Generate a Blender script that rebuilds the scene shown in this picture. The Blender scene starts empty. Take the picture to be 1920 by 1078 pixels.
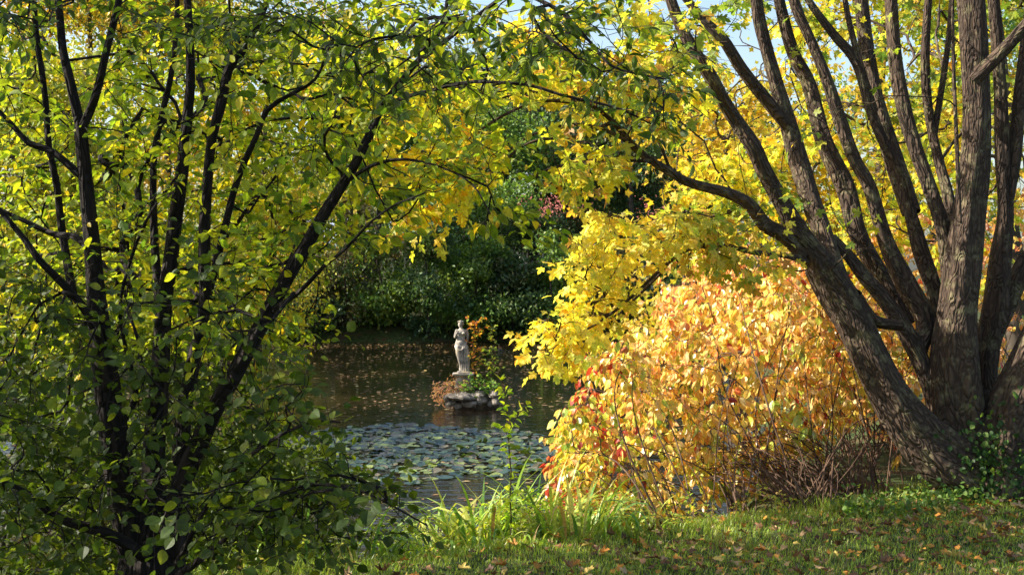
import bpy, math, random
import numpy as np
from mathutils import Vector

random.seed(11)
RNG = np.random.default_rng(7)
scene = bpy.context.scene
COL = scene.collection

# ------------------------------------------------------------------ camera
F = 2637.0            # focal length in photo pixels (1920 wide)
CAMZ = 2.6
HY = 500.0            # photo row of the horizon
cam_d = bpy.data.cameras.new("camera")
cam_d.sensor_width = 36.0
cam_d.lens = 36.0 * F / 1920.0
cam_d.shift_y = -(539.0 - HY) / 1920.0
cam_d.clip_start = 0.05
cam_d.clip_end = 2000.0
cam = bpy.data.objects.new("camera", cam_d)
cam.location = (0, 0, CAMZ)
cam.rotation_euler = (math.radians(90), 0, 0)
COL.objects.link(cam)
scene.camera = cam

# ------------------------------------------------------------------ light
SUN_EL = math.radians(37)
SUN_AZ = math.radians(-90)      # measured from +Y towards +X
world = bpy.data.worlds.new("World")
scene.world = world
world.use_nodes = True
wn = world.node_tree.nodes
bg = wn["Background"]
sky = wn.new("ShaderNodeTexSky")
sky.sky_type = 'NISHITA'
sky.sun_disc = False
sky.sun_elevation = SUN_EL
sky.sun_rotation = SUN_AZ
sky.dust_density = 2.4
sky.ozone_density = 1.2
world.node_tree.links.new(sky.outputs[0], bg.inputs[0])
bg.inputs[1].default_value = 0.12
sun_d = bpy.data.lights.new("sun", 'SUN')
sun_d.energy = 5.0
sun_d.angle = math.radians(0.5)
sun_d.color = (1.0, 0.93, 0.82)
sun = bpy.data.objects.new("sun", sun_d)
to_sun = Vector((math.sin(SUN_AZ) * math.cos(SUN_EL), math.cos(SUN_AZ) * math.cos(SUN_EL), math.sin(SUN_EL)))
sun.rotation_euler = to_sun.to_track_quat('Z', 'Y').to_euler()
sun.location = (-20, 10, 30)
COL.objects.link(sun)
scene.view_settings.view_transform = 'Standard'
scene.view_settings.look = 'None'
scene.view_settings.gamma = 1.0
scene.view_settings.use_curve_mapping = False
scene.view_settings.exposure = 1.22
scene.cycles.max_bounces = 8
scene.cycles.diffuse_bounces = 3
scene.cycles.transmission_bounces = 5
scene.cycles.glossy_bounces = 3
scene.cycles.transparent_max_bounces = 4
scene.cycles.use_denoising = True


def P(px, py, Y):
    """a point of the place at depth Y seen at photo pixel (px, py)"""
    return np.array(((px - 960.0) / F * Y, Y, CAMZ - (py - HY) / F * Y))


# ------------------------------------------------------------------ materials
def new_mat(name):
    m = bpy.data.materials.new(name)
    m.use_nodes = True
    nt = m.node_tree
    nt.nodes.clear()
    out = nt.nodes.new("ShaderNodeOutputMaterial")
    return m, nt, nt.nodes, nt.links, out


def leaf_material(name, trans=0.45, rough=0.42, spec=0.5, tgain=(1.5, 1.45, 0.6), vein=0.0):
    m, nt, N, L, out = new_mat(name)
    at = N.new("ShaderNodeAttribute"); at.attribute_name = "tint"
    geo = N.new("ShaderNodeTexCoord")
    nz = N.new("ShaderNodeTexNoise"); nz.inputs["Scale"].default_value = 70.0; nz.inputs["Detail"].default_value = 2
    L.new(geo.outputs["Object"], nz.inputs["Vector"])
    mr = N.new("ShaderNodeMapRange"); mr.inputs[1].default_value = 0.3; mr.inputs[2].default_value = 0.7
    mr.inputs[3].default_value = 0.75; mr.inputs[4].default_value = 1.2
    L.new(nz.outputs[0], mr.inputs[0])
    mul = N.new("ShaderNodeVectorMath"); mul.operation = 'SCALE'
    L.new(at.outputs["Color"], mul.inputs[0]); L.new(mr.outputs[0], mul.inputs["Scale"])
    p = N.new("ShaderNodeBsdfPrincipled")
    p.inputs["Roughness"].default_value = rough
    p.inputs["Specular IOR Level"].default_value = spec
    L.new(mul.outputs[0], p.inputs["Base Color"])
    tg = N.new("ShaderNodeVectorMath"); tg.operation = 'MULTIPLY'; tg.inputs[1].default_value = tgain
    L.new(mul.outputs[0], tg.inputs[0])
    tr = N.new("ShaderNodeBsdfTranslucent"); L.new(tg.outputs[0], tr.inputs["Color"])
    mx = N.new("ShaderNodeMixShader"); mx.inputs[0].default_value = trans
    L.new(p.outputs[0], mx.inputs[1]); L.new(tr.outputs[0], mx.inputs[2])
    L.new(mx.outputs[0], out.inputs[0])
    return m


def bark_material(name, c1, c2, lichen=None, lich_amt=0.0, scale=34.0, bump=0.02):
    m, nt, N, L, out = new_mat(name)
    uv = N.new("ShaderNodeTexCoord")
    mp = N.new("ShaderNodeMapping"); mp.inputs["Scale"].default_value = (1.0, 0.3, 1.0)
    L.new(uv.outputs["UV"], mp.inputs[0])
    wn_ = N.new("ShaderNodeTexNoise"); wn_.inputs["Scale"].default_value = 14.0
    L.new(mp.outputs[0], wn_.inputs["Vector"])
    ad = N.new("ShaderNodeVectorMath"); ad.operation = 'MULTIPLY_ADD'
    ad.inputs[1].default_value = (0.09, 0.12, 0.05)
    L.new(wn_.outputs["Color"], ad.inputs[0]); L.new(mp.outputs[0], ad.inputs[2])
    vo = N.new("ShaderNodeTexVoronoi"); vo.feature = 'DISTANCE_TO_EDGE'; vo.inputs["Scale"].default_value = scale
    L.new(ad.outputs[0], vo.inputs["Vector"])
    nz = N.new("ShaderNodeTexNoise"); nz.inputs["Scale"].default_value = scale * 1.6; nz.inputs["Detail"].default_value = 6
    L.new(mp.outputs[0], nz.inputs["Vector"])
    mr = N.new("ShaderNodeMapRange"); mr.inputs[1].default_value = 0.0; mr.inputs[2].default_value = 0.35
    L.new(vo.outputs["Distance"], mr.inputs[0])
    mm = N.new("ShaderNodeMath"); mm.operation = 'MULTIPLY_ADD'; mm.inputs[1].default_value = 0.6
    L.new(nz.outputs[0], mm.inputs[0]); L.new(mr.outputs[0], mm.inputs[2])
    big = N.new("ShaderNodeTexNoise"); big.inputs["Scale"].default_value = 3.0; big.inputs["Detail"].default_value = 3
    L.new(uv.outputs["Object"], big.inputs["Vector"])
    cr = N.new("ShaderNodeMix"); cr.data_type = 'RGBA'
    cr.inputs["A"].default_value = (*c1, 1); cr.inputs["B"].default_value = (*c2, 1)
    mm2 = N.new("ShaderNodeMath"); mm2.operation = 'MULTIPLY'
    mb = N.new("ShaderNodeMapRange"); mb.inputs[1].default_value = 0.3; mb.inputs[2].default_value = 0.7; mb.inputs[3].default_value = 0.5; mb.inputs[4].default_value = 1.1
    L.new(big.outputs[0], mb.inputs[0]); L.new(mb.outputs[0], mm2.inputs[0]); L.new(mm.outputs[0], mm2.inputs[1])
    L.new(mm2.outputs[0], cr.inputs["Factor"])
    col = cr.outputs["Result"]
    if lichen:
        ln = N.new("ShaderNodeTexNoise"); ln.inputs["Scale"].default_value = 9.0; ln.inputs["Detail"].default_value = 7; ln.inputs["Roughness"].default_value = 0.7
        L.new(uv.outputs["Object"], ln.inputs["Vector"])
        lr = N.new("ShaderNodeMapRange"); lr.inputs[1].default_value = 0.52; lr.inputs[2].default_value = 0.62; lr.inputs[4].default_value = lich_amt
        L.new(ln.outputs[0], lr.inputs[0])
        c3 = N.new("ShaderNodeMix"); c3.data_type = 'RGBA'; c3.inputs["B"].default_value = (*lichen, 1)
        L.new(lr.outputs[0], c3.inputs["Factor"]); L.new(col, c3.inputs["A"])
        col = c3.outputs["Result"]
    p = N.new("ShaderNodeBsdfPrincipled"); p.inputs["Roughness"].default_value = 0.9
    p.inputs["Specular IOR Level"].default_value = 0.25
    L.new(col, p.inputs["Base Color"])
    bp = N.new("ShaderNodeBump"); bp.inputs["Strength"].default_value = 1.0; bp.inputs["Distance"].default_value = bump
    L.new(mm.outputs[0], bp.inputs["Height"]); L.new(bp.outputs[0], p.inputs["Normal"])
    L.new(p.outputs[0], out.inputs[0])
    return m


def noise_material(name, c1, c2, scale=5.0, rough=0.9, bump=0.0, detail=6, lo=0.35, hi=0.65, spec=0.3, c3=None, s3=2.0):
    m, nt, N, L, out = new_mat(name)
    tc = N.new("ShaderNodeTexCoord")
    nz = N.new("ShaderNodeTexNoise"); nz.inputs["Scale"].default_value = scale; nz.inputs["Detail"].default_value = detail
    L.new(tc.outputs["Object"], nz.inputs["Vector"])
    mr = N.new("ShaderNodeMapRange"); mr.inputs[1].default_value = lo; mr.inputs[2].default_value = hi
    L.new(nz.outputs[0], mr.inputs[0])
    mx = N.new("ShaderNodeMix"); mx.data_type = 'RGBA'
    mx.inputs["A"].default_value = (*c1, 1); mx.inputs["B"].default_value = (*c2, 1)
    L.new(mr.outputs[0], mx.inputs["Factor"])
    col = mx.outputs["Result"]
    if c3:
        n3 = N.new("ShaderNodeTexNoise"); n3.inputs["Scale"].default_value = s3; n3.inputs["Detail"].default_value = 4
        L.new(tc.outputs["Object"], n3.inputs["Vector"])
        r3 = N.new("ShaderNodeMapRange"); r3.inputs[1].default_value = 0.5; r3.inputs[2].default_value = 0.65
        L.new(n3.outputs[0], r3.inputs[0])
        m3 = N.new("ShaderNodeMix"); m3.data_type = 'RGBA'; m3.inputs["B"].default_value = (*c3, 1)
        L.new(r3.outputs[0], m3.inputs["Factor"]); L.new(col, m3.inputs["A"])
        col = m3.outputs["Result"]
    p = N.new("ShaderNodeBsdfPrincipled"); p.inputs["Roughness"].default_value = rough
    p.inputs["Specular IOR Level"].default_value = spec
    L.new(col, p.inputs["Base Color"])
    if bump:
        bp = N.new("ShaderNodeBump"); bp.inputs["Distance"].default_value = bump; bp.inputs["Strength"].default_value = 1.0
        L.new(nz.outputs[0], bp.inputs["Height"]); L.new(bp.outputs[0], p.inputs["Normal"])
    L.new(p.outputs[0], out.inputs[0])
    return m


M_LEAF = leaf_material("leaf", 0.5, 0.5, 0.28)
M_LEAF_MAPLE = leaf_material("maple_leaf", 0.5, 0.5, 0.35, (1.3, 1.38, 0.9))
M_LEAF_SHRUB = leaf_material("shrub_leaf", 0.35, 0.32, 0.6, (1.3, 1.15, 0.8))
M_LEAF_FAR = leaf_material("far_leaf", 0.3, 0.5, 0.4)
M_GRASS = leaf_material("blade", 0.35, 0.4, 0.5)
M_DEAD = leaf_material("dead_leaf", 0.1, 0.6, 0.3, (1, .9, .7))
M_PAD = leaf_material("lily_pad", 0.08, 0.36, 1.0)
M_BARK = bark_material("maple_bark", (0.035, 0.024, 0.018), (0.105, 0.070, 0.046), (0.19, 0.165, 0.085), 0.7, 34.0, 0.02)
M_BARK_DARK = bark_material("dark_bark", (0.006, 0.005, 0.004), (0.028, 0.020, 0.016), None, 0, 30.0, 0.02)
M_BARK_FAR = noise_material("far_bark", (0.03, 0.024, 0.018), (0.09, 0.07, 0.05), 6.0)
M_TWIG = noise_material("twig", (0.045, 0.022, 0.014), (0.14, 0.08, 0.045), 9.0, 0.7)
M_STONE = noise_material("statue_stone", (0.16, 0.145, 0.125), (0.52, 0.46, 0.38), 7.0, 0.85, 0.004, 8, 0.36, 0.62, 0.3, (0.36, 0.30, 0.20), 5.0)
M_ROCK = noise_material("rock", (0.05, 0.043, 0.035), (0.30, 0.26, 0.21), 5.0, 0.85, 0.02, 8)
M_SOIL = noise_material("soil", (0.03, 0.02, 0.012), (0.08, 0.055, 0.03), 12.0, 0.95, 0.02)


# ------------------------------------------------------------------ mesh builder
class G:
    """collects vertices, triangles and quads, then links them as ONE mesh object"""
    def __init__(s):
        s.v = []; s.t = []; s.q = []; s.c = []; s.uv = []; s.n = 0; s.mt = []; s.mq = []

    def add(s, v, t=None, q=None, col=None, uv=None):
        v = np.asarray(v, dtype=np.float32).reshape(-1, 3)
        if t is not None and len(t): s.t.append(np.asarray(t, dtype=np.int64).reshape(-1, 3) + s.n)
        if q is not None and len(q): s.q.append(np.asarray(q, dtype=np.int64).reshape(-1, 4) + s.n)
        k = len(v)
        if col is None: col = np.tile(np.array([[.2, .2, .2]]), (k, 1))
        col = np.asarray(col, dtype=np.float32)
        if col.ndim == 1: col = np.tile(col[None], (k, 1))
        s.c.append(col); s.v.append(v)
        s.uv.append(np.zeros((k, 2), np.float32) if uv is None else np.asarray(uv, np.float32))
        s.n += k

    def build(s, name, mat, parent=None, smooth=False, origin=None):
        V = np.concatenate(s.v) if s.v else np.zeros((0, 3), np.float32)
        if origin is not None: V = V - np.asarray(origin, np.float32)
        T = np.concatenate(s.t) if s.t else np.zeros((0, 3), np.int64)
        Q = np.concatenate(s.q) if s.q else np.zeros((0, 4), np.int64)
        C = np.concatenate(s.c); U = np.concatenate(s.uv)
        me = bpy.data.meshes.new(name)
        me.vertices.add(len(V)); me.vertices.foreach_set("co", V.ravel().astype(np.float32))
        loops = np.concatenate([T.ravel(), Q.ravel()]).astype(np.int32)
        me.loops.add(len(loops)); me.loops.foreach_set("vertex_index", loops)
        npoly = len(T) + len(Q)
        tot = np.concatenate([np.full(len(T), 3), np.full(len(Q), 4)]).astype(np.int32)
        st = (np.cumsum(tot) - tot).astype(np.int32)
        me.polygons.add(npoly)
        me.polygons.foreach_set("loop_start", st)
        try: me.polygons.foreach_set("loop_total", tot)
        except Exception: pass
        me.polygons.foreach_set("use_smooth", np.full(npoly, smooth))
        at = me.color_attributes.new("tint", 'FLOAT_COLOR', 'POINT')
        c4 = np.ones((len(V), 4), np.float32); c4[:, :3] = C
        at.data.foreach_set("color", c4.ravel())
        uvl = me.uv_layers.new(name="UVMap")
        uvl.data.foreach_set("uv", U[loops].astype(np.float32).ravel())
        me.materials.append(mat)
        me.update(calc_edges=True)
        o = bpy.data.objects.new(name, me)
        if origin is not None and parent is None: o.location = origin
        COL.objects.link(o)
        if parent is not None: o.parent = parent
        return o


def tag(o, label=None, cat=None, group=None, kind=None):
    if label: o["label"] = label
    if cat: o["category"] = cat
    if group: o["group"] = group
    if kind: o["kind"] = kind
    return o


def empty(name, loc, label, cat, group=None):
    o = bpy.data.objects.new(name, None)
    o.empty_display_size = 0.2
    o.location = [float(a) for a in loc]
    COL.objects.link(o)
    return tag(o, label, cat, group)


def norm(a):
    a = np.asarray(a, float)
    return a / (np.linalg.norm(a, axis=-1, keepdims=True) + 1e-9)


def catmull(pts, step):
    """pts: (N, k) rows, first three columns xyz; resampled smoothly"""
    pts = np.asarray(pts, float)
    p = np.vstack([2 * pts[0] - pts[1], pts, 2 * pts[-1] - pts[-2]])
    out = []
    for i in range(1, len(p) - 2):
        d = np.linalg.norm(p[i + 1][:3] - p[i][:3])
        n = max(1, int(round(d / step)))
        t = np.arange(n)[:, None] / n
        a, b, c, e = p[i - 1], p[i], p[i + 1], p[i + 2]
        out.append(0.5 * ((2 * b) + (c - a) * t + (2 * a - 5 * b + 4 * c - e) * t ** 2 + (3 * b - a - 3 * c + e) * t ** 3))
    out.append(pts[-1:])
    return np.vstack(out)


def tube(g, pts, rad, sides=8, rough=0.0, cap=True):
    pts = np.asarray(pts, float); n = len(pts)
    if n < 2: return
    rad = np.asarray(rad, float) * np.ones(n)
    tan = np.gradient(pts, axis=0); tan = norm(tan)
    ref = np.array([0.0, 1.0, 0.0])
    if abs(tan[0] @ ref) > 0.9: ref = np.array([1.0, 0, 0])
    u = np.zeros((n, 3)); w = np.zeros((n, 3))
    cur = ref
    for i in range(n):
        cur = cur - (cur @ tan[i]) * tan[i]
        cur = cur / (np.linalg.norm(cur) + 1e-9)
        u[i] = cur; w[i] = np.cross(tan[i], cur)
    k = sides + 1
    a = np.linspace(0, 2 * math.pi, k)
    ca, sa = np.cos(a), np.sin(a)
    R = rad[:, None] * np.ones((1, k))
    if rough:
        L = np.concatenate([[0], np.cumsum(np.linalg.norm(np.diff(pts, axis=0), axis=1))])
        ph = RNG.uniform(0, 6.28, 6)
        R = R * (1 + rough * (0.5 * np.sin(3 * a[None] + 1.1 * L[:, None] * 2 + ph[0]) + 0.4 * np.sin(5 * a[None] - 2.3 * L[:, None] + ph[1])
                              + 0.35 * np.sin(2 * a[None] + 5 * L[:, None] + ph[2]) + 0.25 * np.sin(8 * a[None] + 3.7 * L[:, None] + ph[3])))
        R[:, -1] = R[:, 0]
    v = pts[:, None] + R[..., None] * (ca[None, :, None] * u[:, None] + sa[None, :, None] * w[:, None])
    L = np.concatenate([[0], np.cumsum(np.linalg.norm(np.diff(pts, axis=0), axis=1))])
    rm = max(float(rad.mean()), 0.01)
    uv = np.stack([np.tile(a / (2 * math.pi) * 2 * math.pi * rm, (n, 1)), np.tile(L[:, None], (1, k))], -1) + RNG.uniform(0, 5)
    i = np.arange(n - 1)[:, None] * k; j = np.arange(sides)[None]
    q = np.stack([i + j, i + j + 1, i + k + j + 1, i + k + j], -1).reshape(-1, 4)
    g.add(v.reshape(-1, 3), q=q, uv=uv.reshape(-1, 2))
    if cap:
        g.add(np.vstack([pts[-1] + tan[-1] * rad[-1] * .6, v[-1]]), t=[[0, b + 1, b + 2] for b in range(sides)],
              uv=np.vstack([uv[-1][:1], uv[-1]]))


def prisms(g, S, E, r0, r1, sides=3, bend=0.0):
    """many thin tapered twigs at once"""
    S = np.asarray(S, float); E = np.asarray(E, float)
    if len(S) == 0: return
    d = norm(E - S)
    ref = np.where(np.abs(d[:, 2:3]) > 0.9, np.array([[1.0, 0, 0]]), np.array([[0, 0, 1.0]]))
    u = norm(np.cross(d, ref)); w = np.cross(d, u)
    a = np.arange(sides) / sides * 2 * math.pi
    ring = np.cos(a)[None, :, None] * u[:, None] + np.sin(a)[None, :, None] * w[:, None]
    r0 = np.broadcast_to(np.asarray(r0, float), (len(S),))[:, None, None]
    r1 = np.broadcast_to(np.asarray(r1, float), (len(S),))[:, None, None]
    M = (S + E) / 2 + np.array([[0, 0, 1.0]]) * (bend * np.linalg.norm(E - S, axis=1))[:, None]
    V = np.concatenate([S[:, None] + ring * r0, M[:, None] + ring * (r0 + r1) / 2, E[:, None] + ring * r1], 1)
    j = np.arange(sides); jn = (j + 1) % sides
    q0 = np.stack([j, jn, jn + sides, j + sides], -1); q = np.vstack([q0, q0 + sides])
    Q = (np.arange(len(S))[:, None, None] * 3 * sides + q[None]).reshape(-1, 4)
    g.add(V.reshape(-1, 3), q=Q)


# ------------------------------------------------------------------ leaf shapes
def T_ovate(w=0.30, fold=0.10, drop=0.18):
    ys = [0, .16, .38, .62, .84, 1.0]
    hw = [0, .62 * w, w, .92 * w, .48 * w, 0]
    V = []; mid = []; lf = []; rt = []
    for y, h in zip(ys, hw):
        mid.append(len(V)); V.append((0, y, -drop * y * y))
        if h > 0:
            lf.append(len(V)); V.append((-h, y, fold * h / w - drop * y * y))
            rt.append(len(V)); V.append((h, y, fold * h / w - drop * y * y))
        else: lf.append(None); rt.append(None)
    T = []
    for i in range(5):
        for side, rev in ((lf, True), (rt, False)):
            a, b = mid[i], mid[i + 1]; c, d = side[i], side[i + 1]
            if c is None: f = [(a, d, b)]
            elif d is None: f = [(a, c, b)]
            else: f = [(a, c, d), (a, d, b)]
            for t in f: T.append(t[::-1] if rev else t)
    return np.array(V, float), np.array(T)


def T_simple(w=0.3, fold=0.08, drop=0.15):
    V = [(0, 0, 0), (-w, .45, fold - drop * .2), (0, .5, -drop * .25), (w, .45, fold - drop * .2), (0, 1, -drop)]
    return np.array(V, float), np.array([(0, 2, 1), (0, 3, 2), (1, 2, 4), (2, 3, 4)])


def T_maple(drop=0.2, fold=0.08, small=False):
    if small:
        out = [(.0, .0), (.28, .02), (.24, .2), (.55, .42), (.26, .5), (.0, 1.0), (-.26, .5), (-.55, .42), (-.24, .2), (-.28, .02)]
    else:
        out = [(0, 0), (.20, -.07), (.33, .02), (.22, .16), (.50, .30), (.60, .50), (.40, .50), (.20, .47), (.24, .74), (.0, 1.0),
               (-.24, .74), (-.20, .47), (-.40, .50), (-.60, .50), (-.50, .30), (-.22, .16), (-.33, .02), (-.20, -.07)]
    V = [(0, .33, -.02)] + [(x, y, fold * abs(x) * 2 - drop * y * y - .12 * x * x) for x, y in out]
    n = len(out)
    return np.array(V, float), np.array([(0, 1 + i, 1 + (i + 1) % n) for i in range(n)])


TP_OV = T_ovate(); TP_OVN = T_ovate(0.24, 0.10, 0.3); TP_ROUND = T_ovate(0.40, 0.08, 0.12)
TP_S = T_simple(); TP_MA = T_maple(); TP_MS = T_maple(small=True)


def palette(n, cols, jit=0.18):
    """cols: list of (weight, rgb)"""
    w = np.array([c[0] for c in cols], float); w /= w.sum()
    base = np.array([c[1] for c in cols], float)
    idx = RNG.choice(len(cols), n, p=w)
    c = base[idx] * RNG.uniform(1 - jit, 1 + jit, (n, 1)) * RNG.uniform(0.92, 1.08, (n, 3))
    return c


def leaves(g, tp, pos, ydir, nrm, size, col, curl=0.5):
    n = len(pos)
    if n == 0: return
    V, T = tp
    y = norm(ydir); x = norm(np.cross(y, nrm)); z = np.cross(x, y)
    sz = np.broadcast_to(np.asarray(size, float), (n,))
    k = 1 + RNG.uniform(-curl, curl, n)
    zz = V[None, :, 2] * k[:, None]
    W = pos[:, None] + sz[:, None, None] * (V[None, :, 0:1] * x[:, None] + V[None, :, 1:2] * y[:, None] + zz[..., None] * z[:, None])
    F_ = (np.arange(n)[:, None, None] * len(V) + T[None]).reshape(-1, 3)
    g.add(W.reshape(-1, 3), t=F_, col=np.repeat(col, len(V), 0))


# ------------------------------------------------------------------ growing trees
class Tree:
    def __init__(s, cap=60000):
        s.pos = np.zeros((cap, 3)); s.dir = np.zeros((cap, 3)); s.par = np.full(cap, -1)
        s.n = 0; s.stems = []; s.chains = []

    def node(s, p, d, par):
        i = s.n; s.pos[i] = p; s.dir[i] = d; s.par[i] = par; s.n += 1
        return i

    def stem(s, rows, step=0.08, wob=0.0):
        """rows: (px, py, Y, width_px)"""
        pts = np.array([[*P(r[0], r[1], r[2]), r[3] / 2 / F * r[2] * (.86 if r[1] < 480 and r[2] > 8.7 else 1)] for r in rows])
        s.stem3(pts, step, wob)

    def stem3(s, pts, step=0.08, wob=0.0):
        c = catmull(pts, step)
        if wob:
            n = len(c); t = np.arange(n) * step
            for k in range(3):
                c[:, k] += wob * (np.sin(t * 7 + RNG.uniform(0, 6)) * .5 + np.sin(t * 3.1 + RNG.uniform(0, 6)))
        d = norm(np.gradient(c[:, :3], axis=0))
        par = -1
        if s.n:
            par = int(np.argmin(np.linalg.norm(s.pos[:s.n] - c[0, :3], axis=1)))
        for i in range(0, len(c)):
            par = s.node(c[i, :3], d[i], par)
        s.stems.append(c)

    def grow(s, targets, step=0.1, cosw=0.8, wob=0.03, leafy=True, sag=0.0, maxd=1e9, lift=0.25, zpen=0.0):
        targets = np.asarray(targets)
        if len(targets) == 0: return
        base = s.pos[:s.n]
        dd = np.array([np.min(np.linalg.norm(base - t, axis=1)) for t in targets])
        for ti in np.argsort(dd):
            T = targets[ti]
            v = T - s.pos[:s.n]; d = np.linalg.norm(v, axis=1) + 1e-6
            cs = (v * s.dir[:s.n]).sum(1) / d
            cost = d * (1 + cosw * (1 - cs)) + zpen * np.maximum(0, s.pos[:s.n, 2] - T[2])
            i = int(np.argmin(cost)); L = d[i]
            if L < 0.05 or L > maxd: continue
            p0 = s.pos[i]; m = p0 + s.dir[i] * L * 0.35 + np.array([0, 0, lift * L * 0.3])
            n = max(2, int(L / step)); t = (np.arange(n) + 1)[:, None] / n
            c = (1 - t) ** 2 * p0 + 2 * t * (1 - t) * m + t ** 2 * T
            ph = RNG.uniform(0, 6.28, 3); ax = norm(RNG.normal(size=3))
            c = c + ax * (wob * np.sin(t * 9 + ph[0]) + wob * .6 * np.sin(t * 17 + ph[1])) * np.sin(t * math.pi * .9 + .1) * min(1.0, L)
            c[:, 2] -= sag * (t[:, 0] ** 2) * L
            dr = norm(np.gradient(np.vstack([p0, c]), axis=0))[1:]
            par = i; ids = [i]
            for q in range(n):
                par = s.node(c[q], dr[q], par); ids.append(par)
            s.chains.append((ids, leafy))

    def counts(s):
        cnt = np.zeros(s.n)
        for ids, _ in s.chains: cnt[ids[-1]] += 1
        for i in range(s.n - 1, -1, -1):
            if s.par[i] >= 0: cnt[s.par[i]] += cnt[i]
        return cnt

    def wood(s, g, tip=0.0022, ex=0.42, stem_sides=20, rough=0.10, maxr=0.05):
        for c in s.stems:
            tube(g, c[:, :3], c[:, 3], stem_sides if c[:, 3].max() > 0.04 else 8, rough if c[:, 3].max() > 0.03 else 0.03)
        cnt = s.counts()
        for ids, _ in s.chains:
            k = np.maximum(cnt[ids[1:]], 1)
            r = np.minimum(tip * k ** ex, maxr)
            r = np.concatenate([[r[0] * 1.05], r])
            sides = 3 if r[0] < 0.005 else (5 if r[0] < 0.015 else 8)
            tube(g, s.pos[ids], r, sides, 0.05 if sides > 5 else 0, cap=sides > 3)

    def twigs(s, last=0.8, gap=0.11, length=(0.10, 0.24), flat=0.6, droop=0.0):
        """side twigs along the leafy chains: returns starts, ends"""
        S = []; D = []; A = []
        for ids, lf in s.chains:
            if not lf: continue
            pts = s.pos[ids]; seg = np.linalg.norm(np.diff(pts, axis=0), axis=1)
            L = np.concatenate([[0], np.cumsum(seg)]); tot = L[-1]
            a = max(0.0, tot - last); q = np.arange(tot, a, -gap)
            for w, l in enumerate(q):
                j = min(np.searchsorted(L, l), len(pts) - 1); j = max(j, 1)
                f = (l - L[j - 1]) / max(seg[j - 1], 1e-6)
                S.append(pts[j - 1] * (1 - f) + pts[j] * f); D.append(s.dir[ids[j]]); A.append((-1) ** w if w else 0)
        S = np.array(S); D = norm(np.array(D)); A = np.array(A, float)[:, None]
        up = np.array([[0, 0, 1.0]])
        side = norm(np.cross(D, up) + RNG.normal(size=S.shape) * 0.25)
        d = norm(D * 0.7 + side * A * 0.9 + RNG.normal(size=S.shape) * 0.35 * np.array([1, 1, flat]) - up * droop)
        l = RNG.uniform(*length, len(S))[:, None]
        return S, S + d * l


def leaves_on(S, E, K, size, droop=0.2, rnd=0.5, up=1.0, spread=0.9, svar=0.25, pet=0.02, keep=1.0):
    M = len(S)
    t = (np.arange(K) + 0.6) / K
    t = t[None, :, None]
    pos = S[:, None] * (1 - t) + E[:, None] * t
    d = norm(E - S)[:, None] * np.ones((1, K, 1))
    sgn = np.where(np.arange(K) % 2 == 0, 1.0, -1.0)[None, :, None] * np.ones((M, 1, 1))
    sgn[:, -1] = 0
    upv = np.array([0, 0, 1.0])
    side = norm(np.cross(d, upv) + RNG.normal(size=d.shape) * 0.3)
    yd = norm(d * 0.7 + side * sgn * spread + RNG.normal(size=d.shape) * 0.3 - upv * droop)
    nr = norm(upv * up + RNG.normal(size=d.shape) * rnd)
    pos = pos.reshape(-1, 3); yd = yd.reshape(-1, 3); nr = nr.reshape(-1, 3)
    if keep < 1:
        k = RNG.random(len(pos)) < keep
        pos, yd, nr = pos[k], yd[k], nr[k]
    pos = pos + yd * pet
    sz = size * RNG.uniform(1 - svar, 1 + svar, len(pos))
    return pos, yd, nr, sz


def blob(px, py, rx, ry, Y0, Y1, n, bias=0.0):
    a = RNG.uniform(0, 2 * math.pi, n); r = np.sqrt(RNG.random(n))
    x = px + rx * r * np.cos(a); y = py + ry * r * np.sin(a); Y = RNG.uniform(Y0, Y1, n)
    return np.stack([(x - 960) / F * Y, Y, CAMZ - (y - HY) / F * Y], 1)


def to_px(p):
    return 960 + p[:, 0] / p[:, 1] * F, HY + (CAMZ - p[:, 2]) / p[:, 1] * F


def avoid(p, holes):
    """open gaps of the crown, given as (px, py, rx, ry)"""
    x, y = to_px(p); k = np.ones(len(p), bool)
    for hx, hy, rx, ry in holes:
        k &= ((x - hx) / rx) ** 2 + ((y - hy) / ry) ** 2 > RNG.uniform(0.55, 1.25, len(p))
    return k


def stem_front(stems, pos, prob, minw=11, pad=6):
    """thin the foliage hanging right in front of the stems"""
    W, Hh, q = 320, 180, 6.0
    D = np.full((Hh, W), -1.0)
    for c in stems:
        x, y = to_px(c[:, :3]); wpx = c[:, 3] / c[:, 1] * F
        for a, b, w, Y in zip(x, y, wpx, c[:, 1]):
            if w * 2 < minw: continue
            r = w + pad
            i0, i1 = int((a - r) / q), int((a + r) / q) + 1; j0, j1 = int((b - r) / q), int((b + r) / q) + 1
            if i1 < 0 or j1 < 0 or i0 >= W or j0 >= Hh: continue
            sl = D[max(j0, 0):min(j1, Hh), max(i0, 0):min(i1, W)]
            np.maximum(sl, Y, out=sl)
    x, y = to_px(pos)
    i = np.clip((x / q).astype(int), 0, W - 1); j = np.clip((y / q).astype(int), 0, Hh - 1)
    return ~((D[j, i] > pos[:, 1]) & (RNG.random(len(pos)) < prob))


# ------------------------------------------------------------------ ground
EP = np.array([-0.6, 7.5]); ED = norm(np.array([4.1, 2.3])); EN = np.array([-ED[1], ED[0]])   # lawn edge line and its normal towards the pond


def smooth(a, lo, hi):
    t = np.clip((a - lo) / (hi - lo), 0, 1); return t * t * (3 - 2 * t)


def wave(x, y, s=1.0, seed=0.0):
    return (np.sin(x * 1.3 * s + seed) * np.cos(y * 1.1 * s - seed * 2) + .5 * np.sin(x * 2.7 * s + y * 1.9 * s + seed * 3)
            + .3 * np.sin(x * 5.1 * s - y * 4.3 * s + seed)) / 1.8


def edge_d(x, y):
    return (x - EP[0]) * EN[0] + (y - EP[1]) * EN[1]


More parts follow.
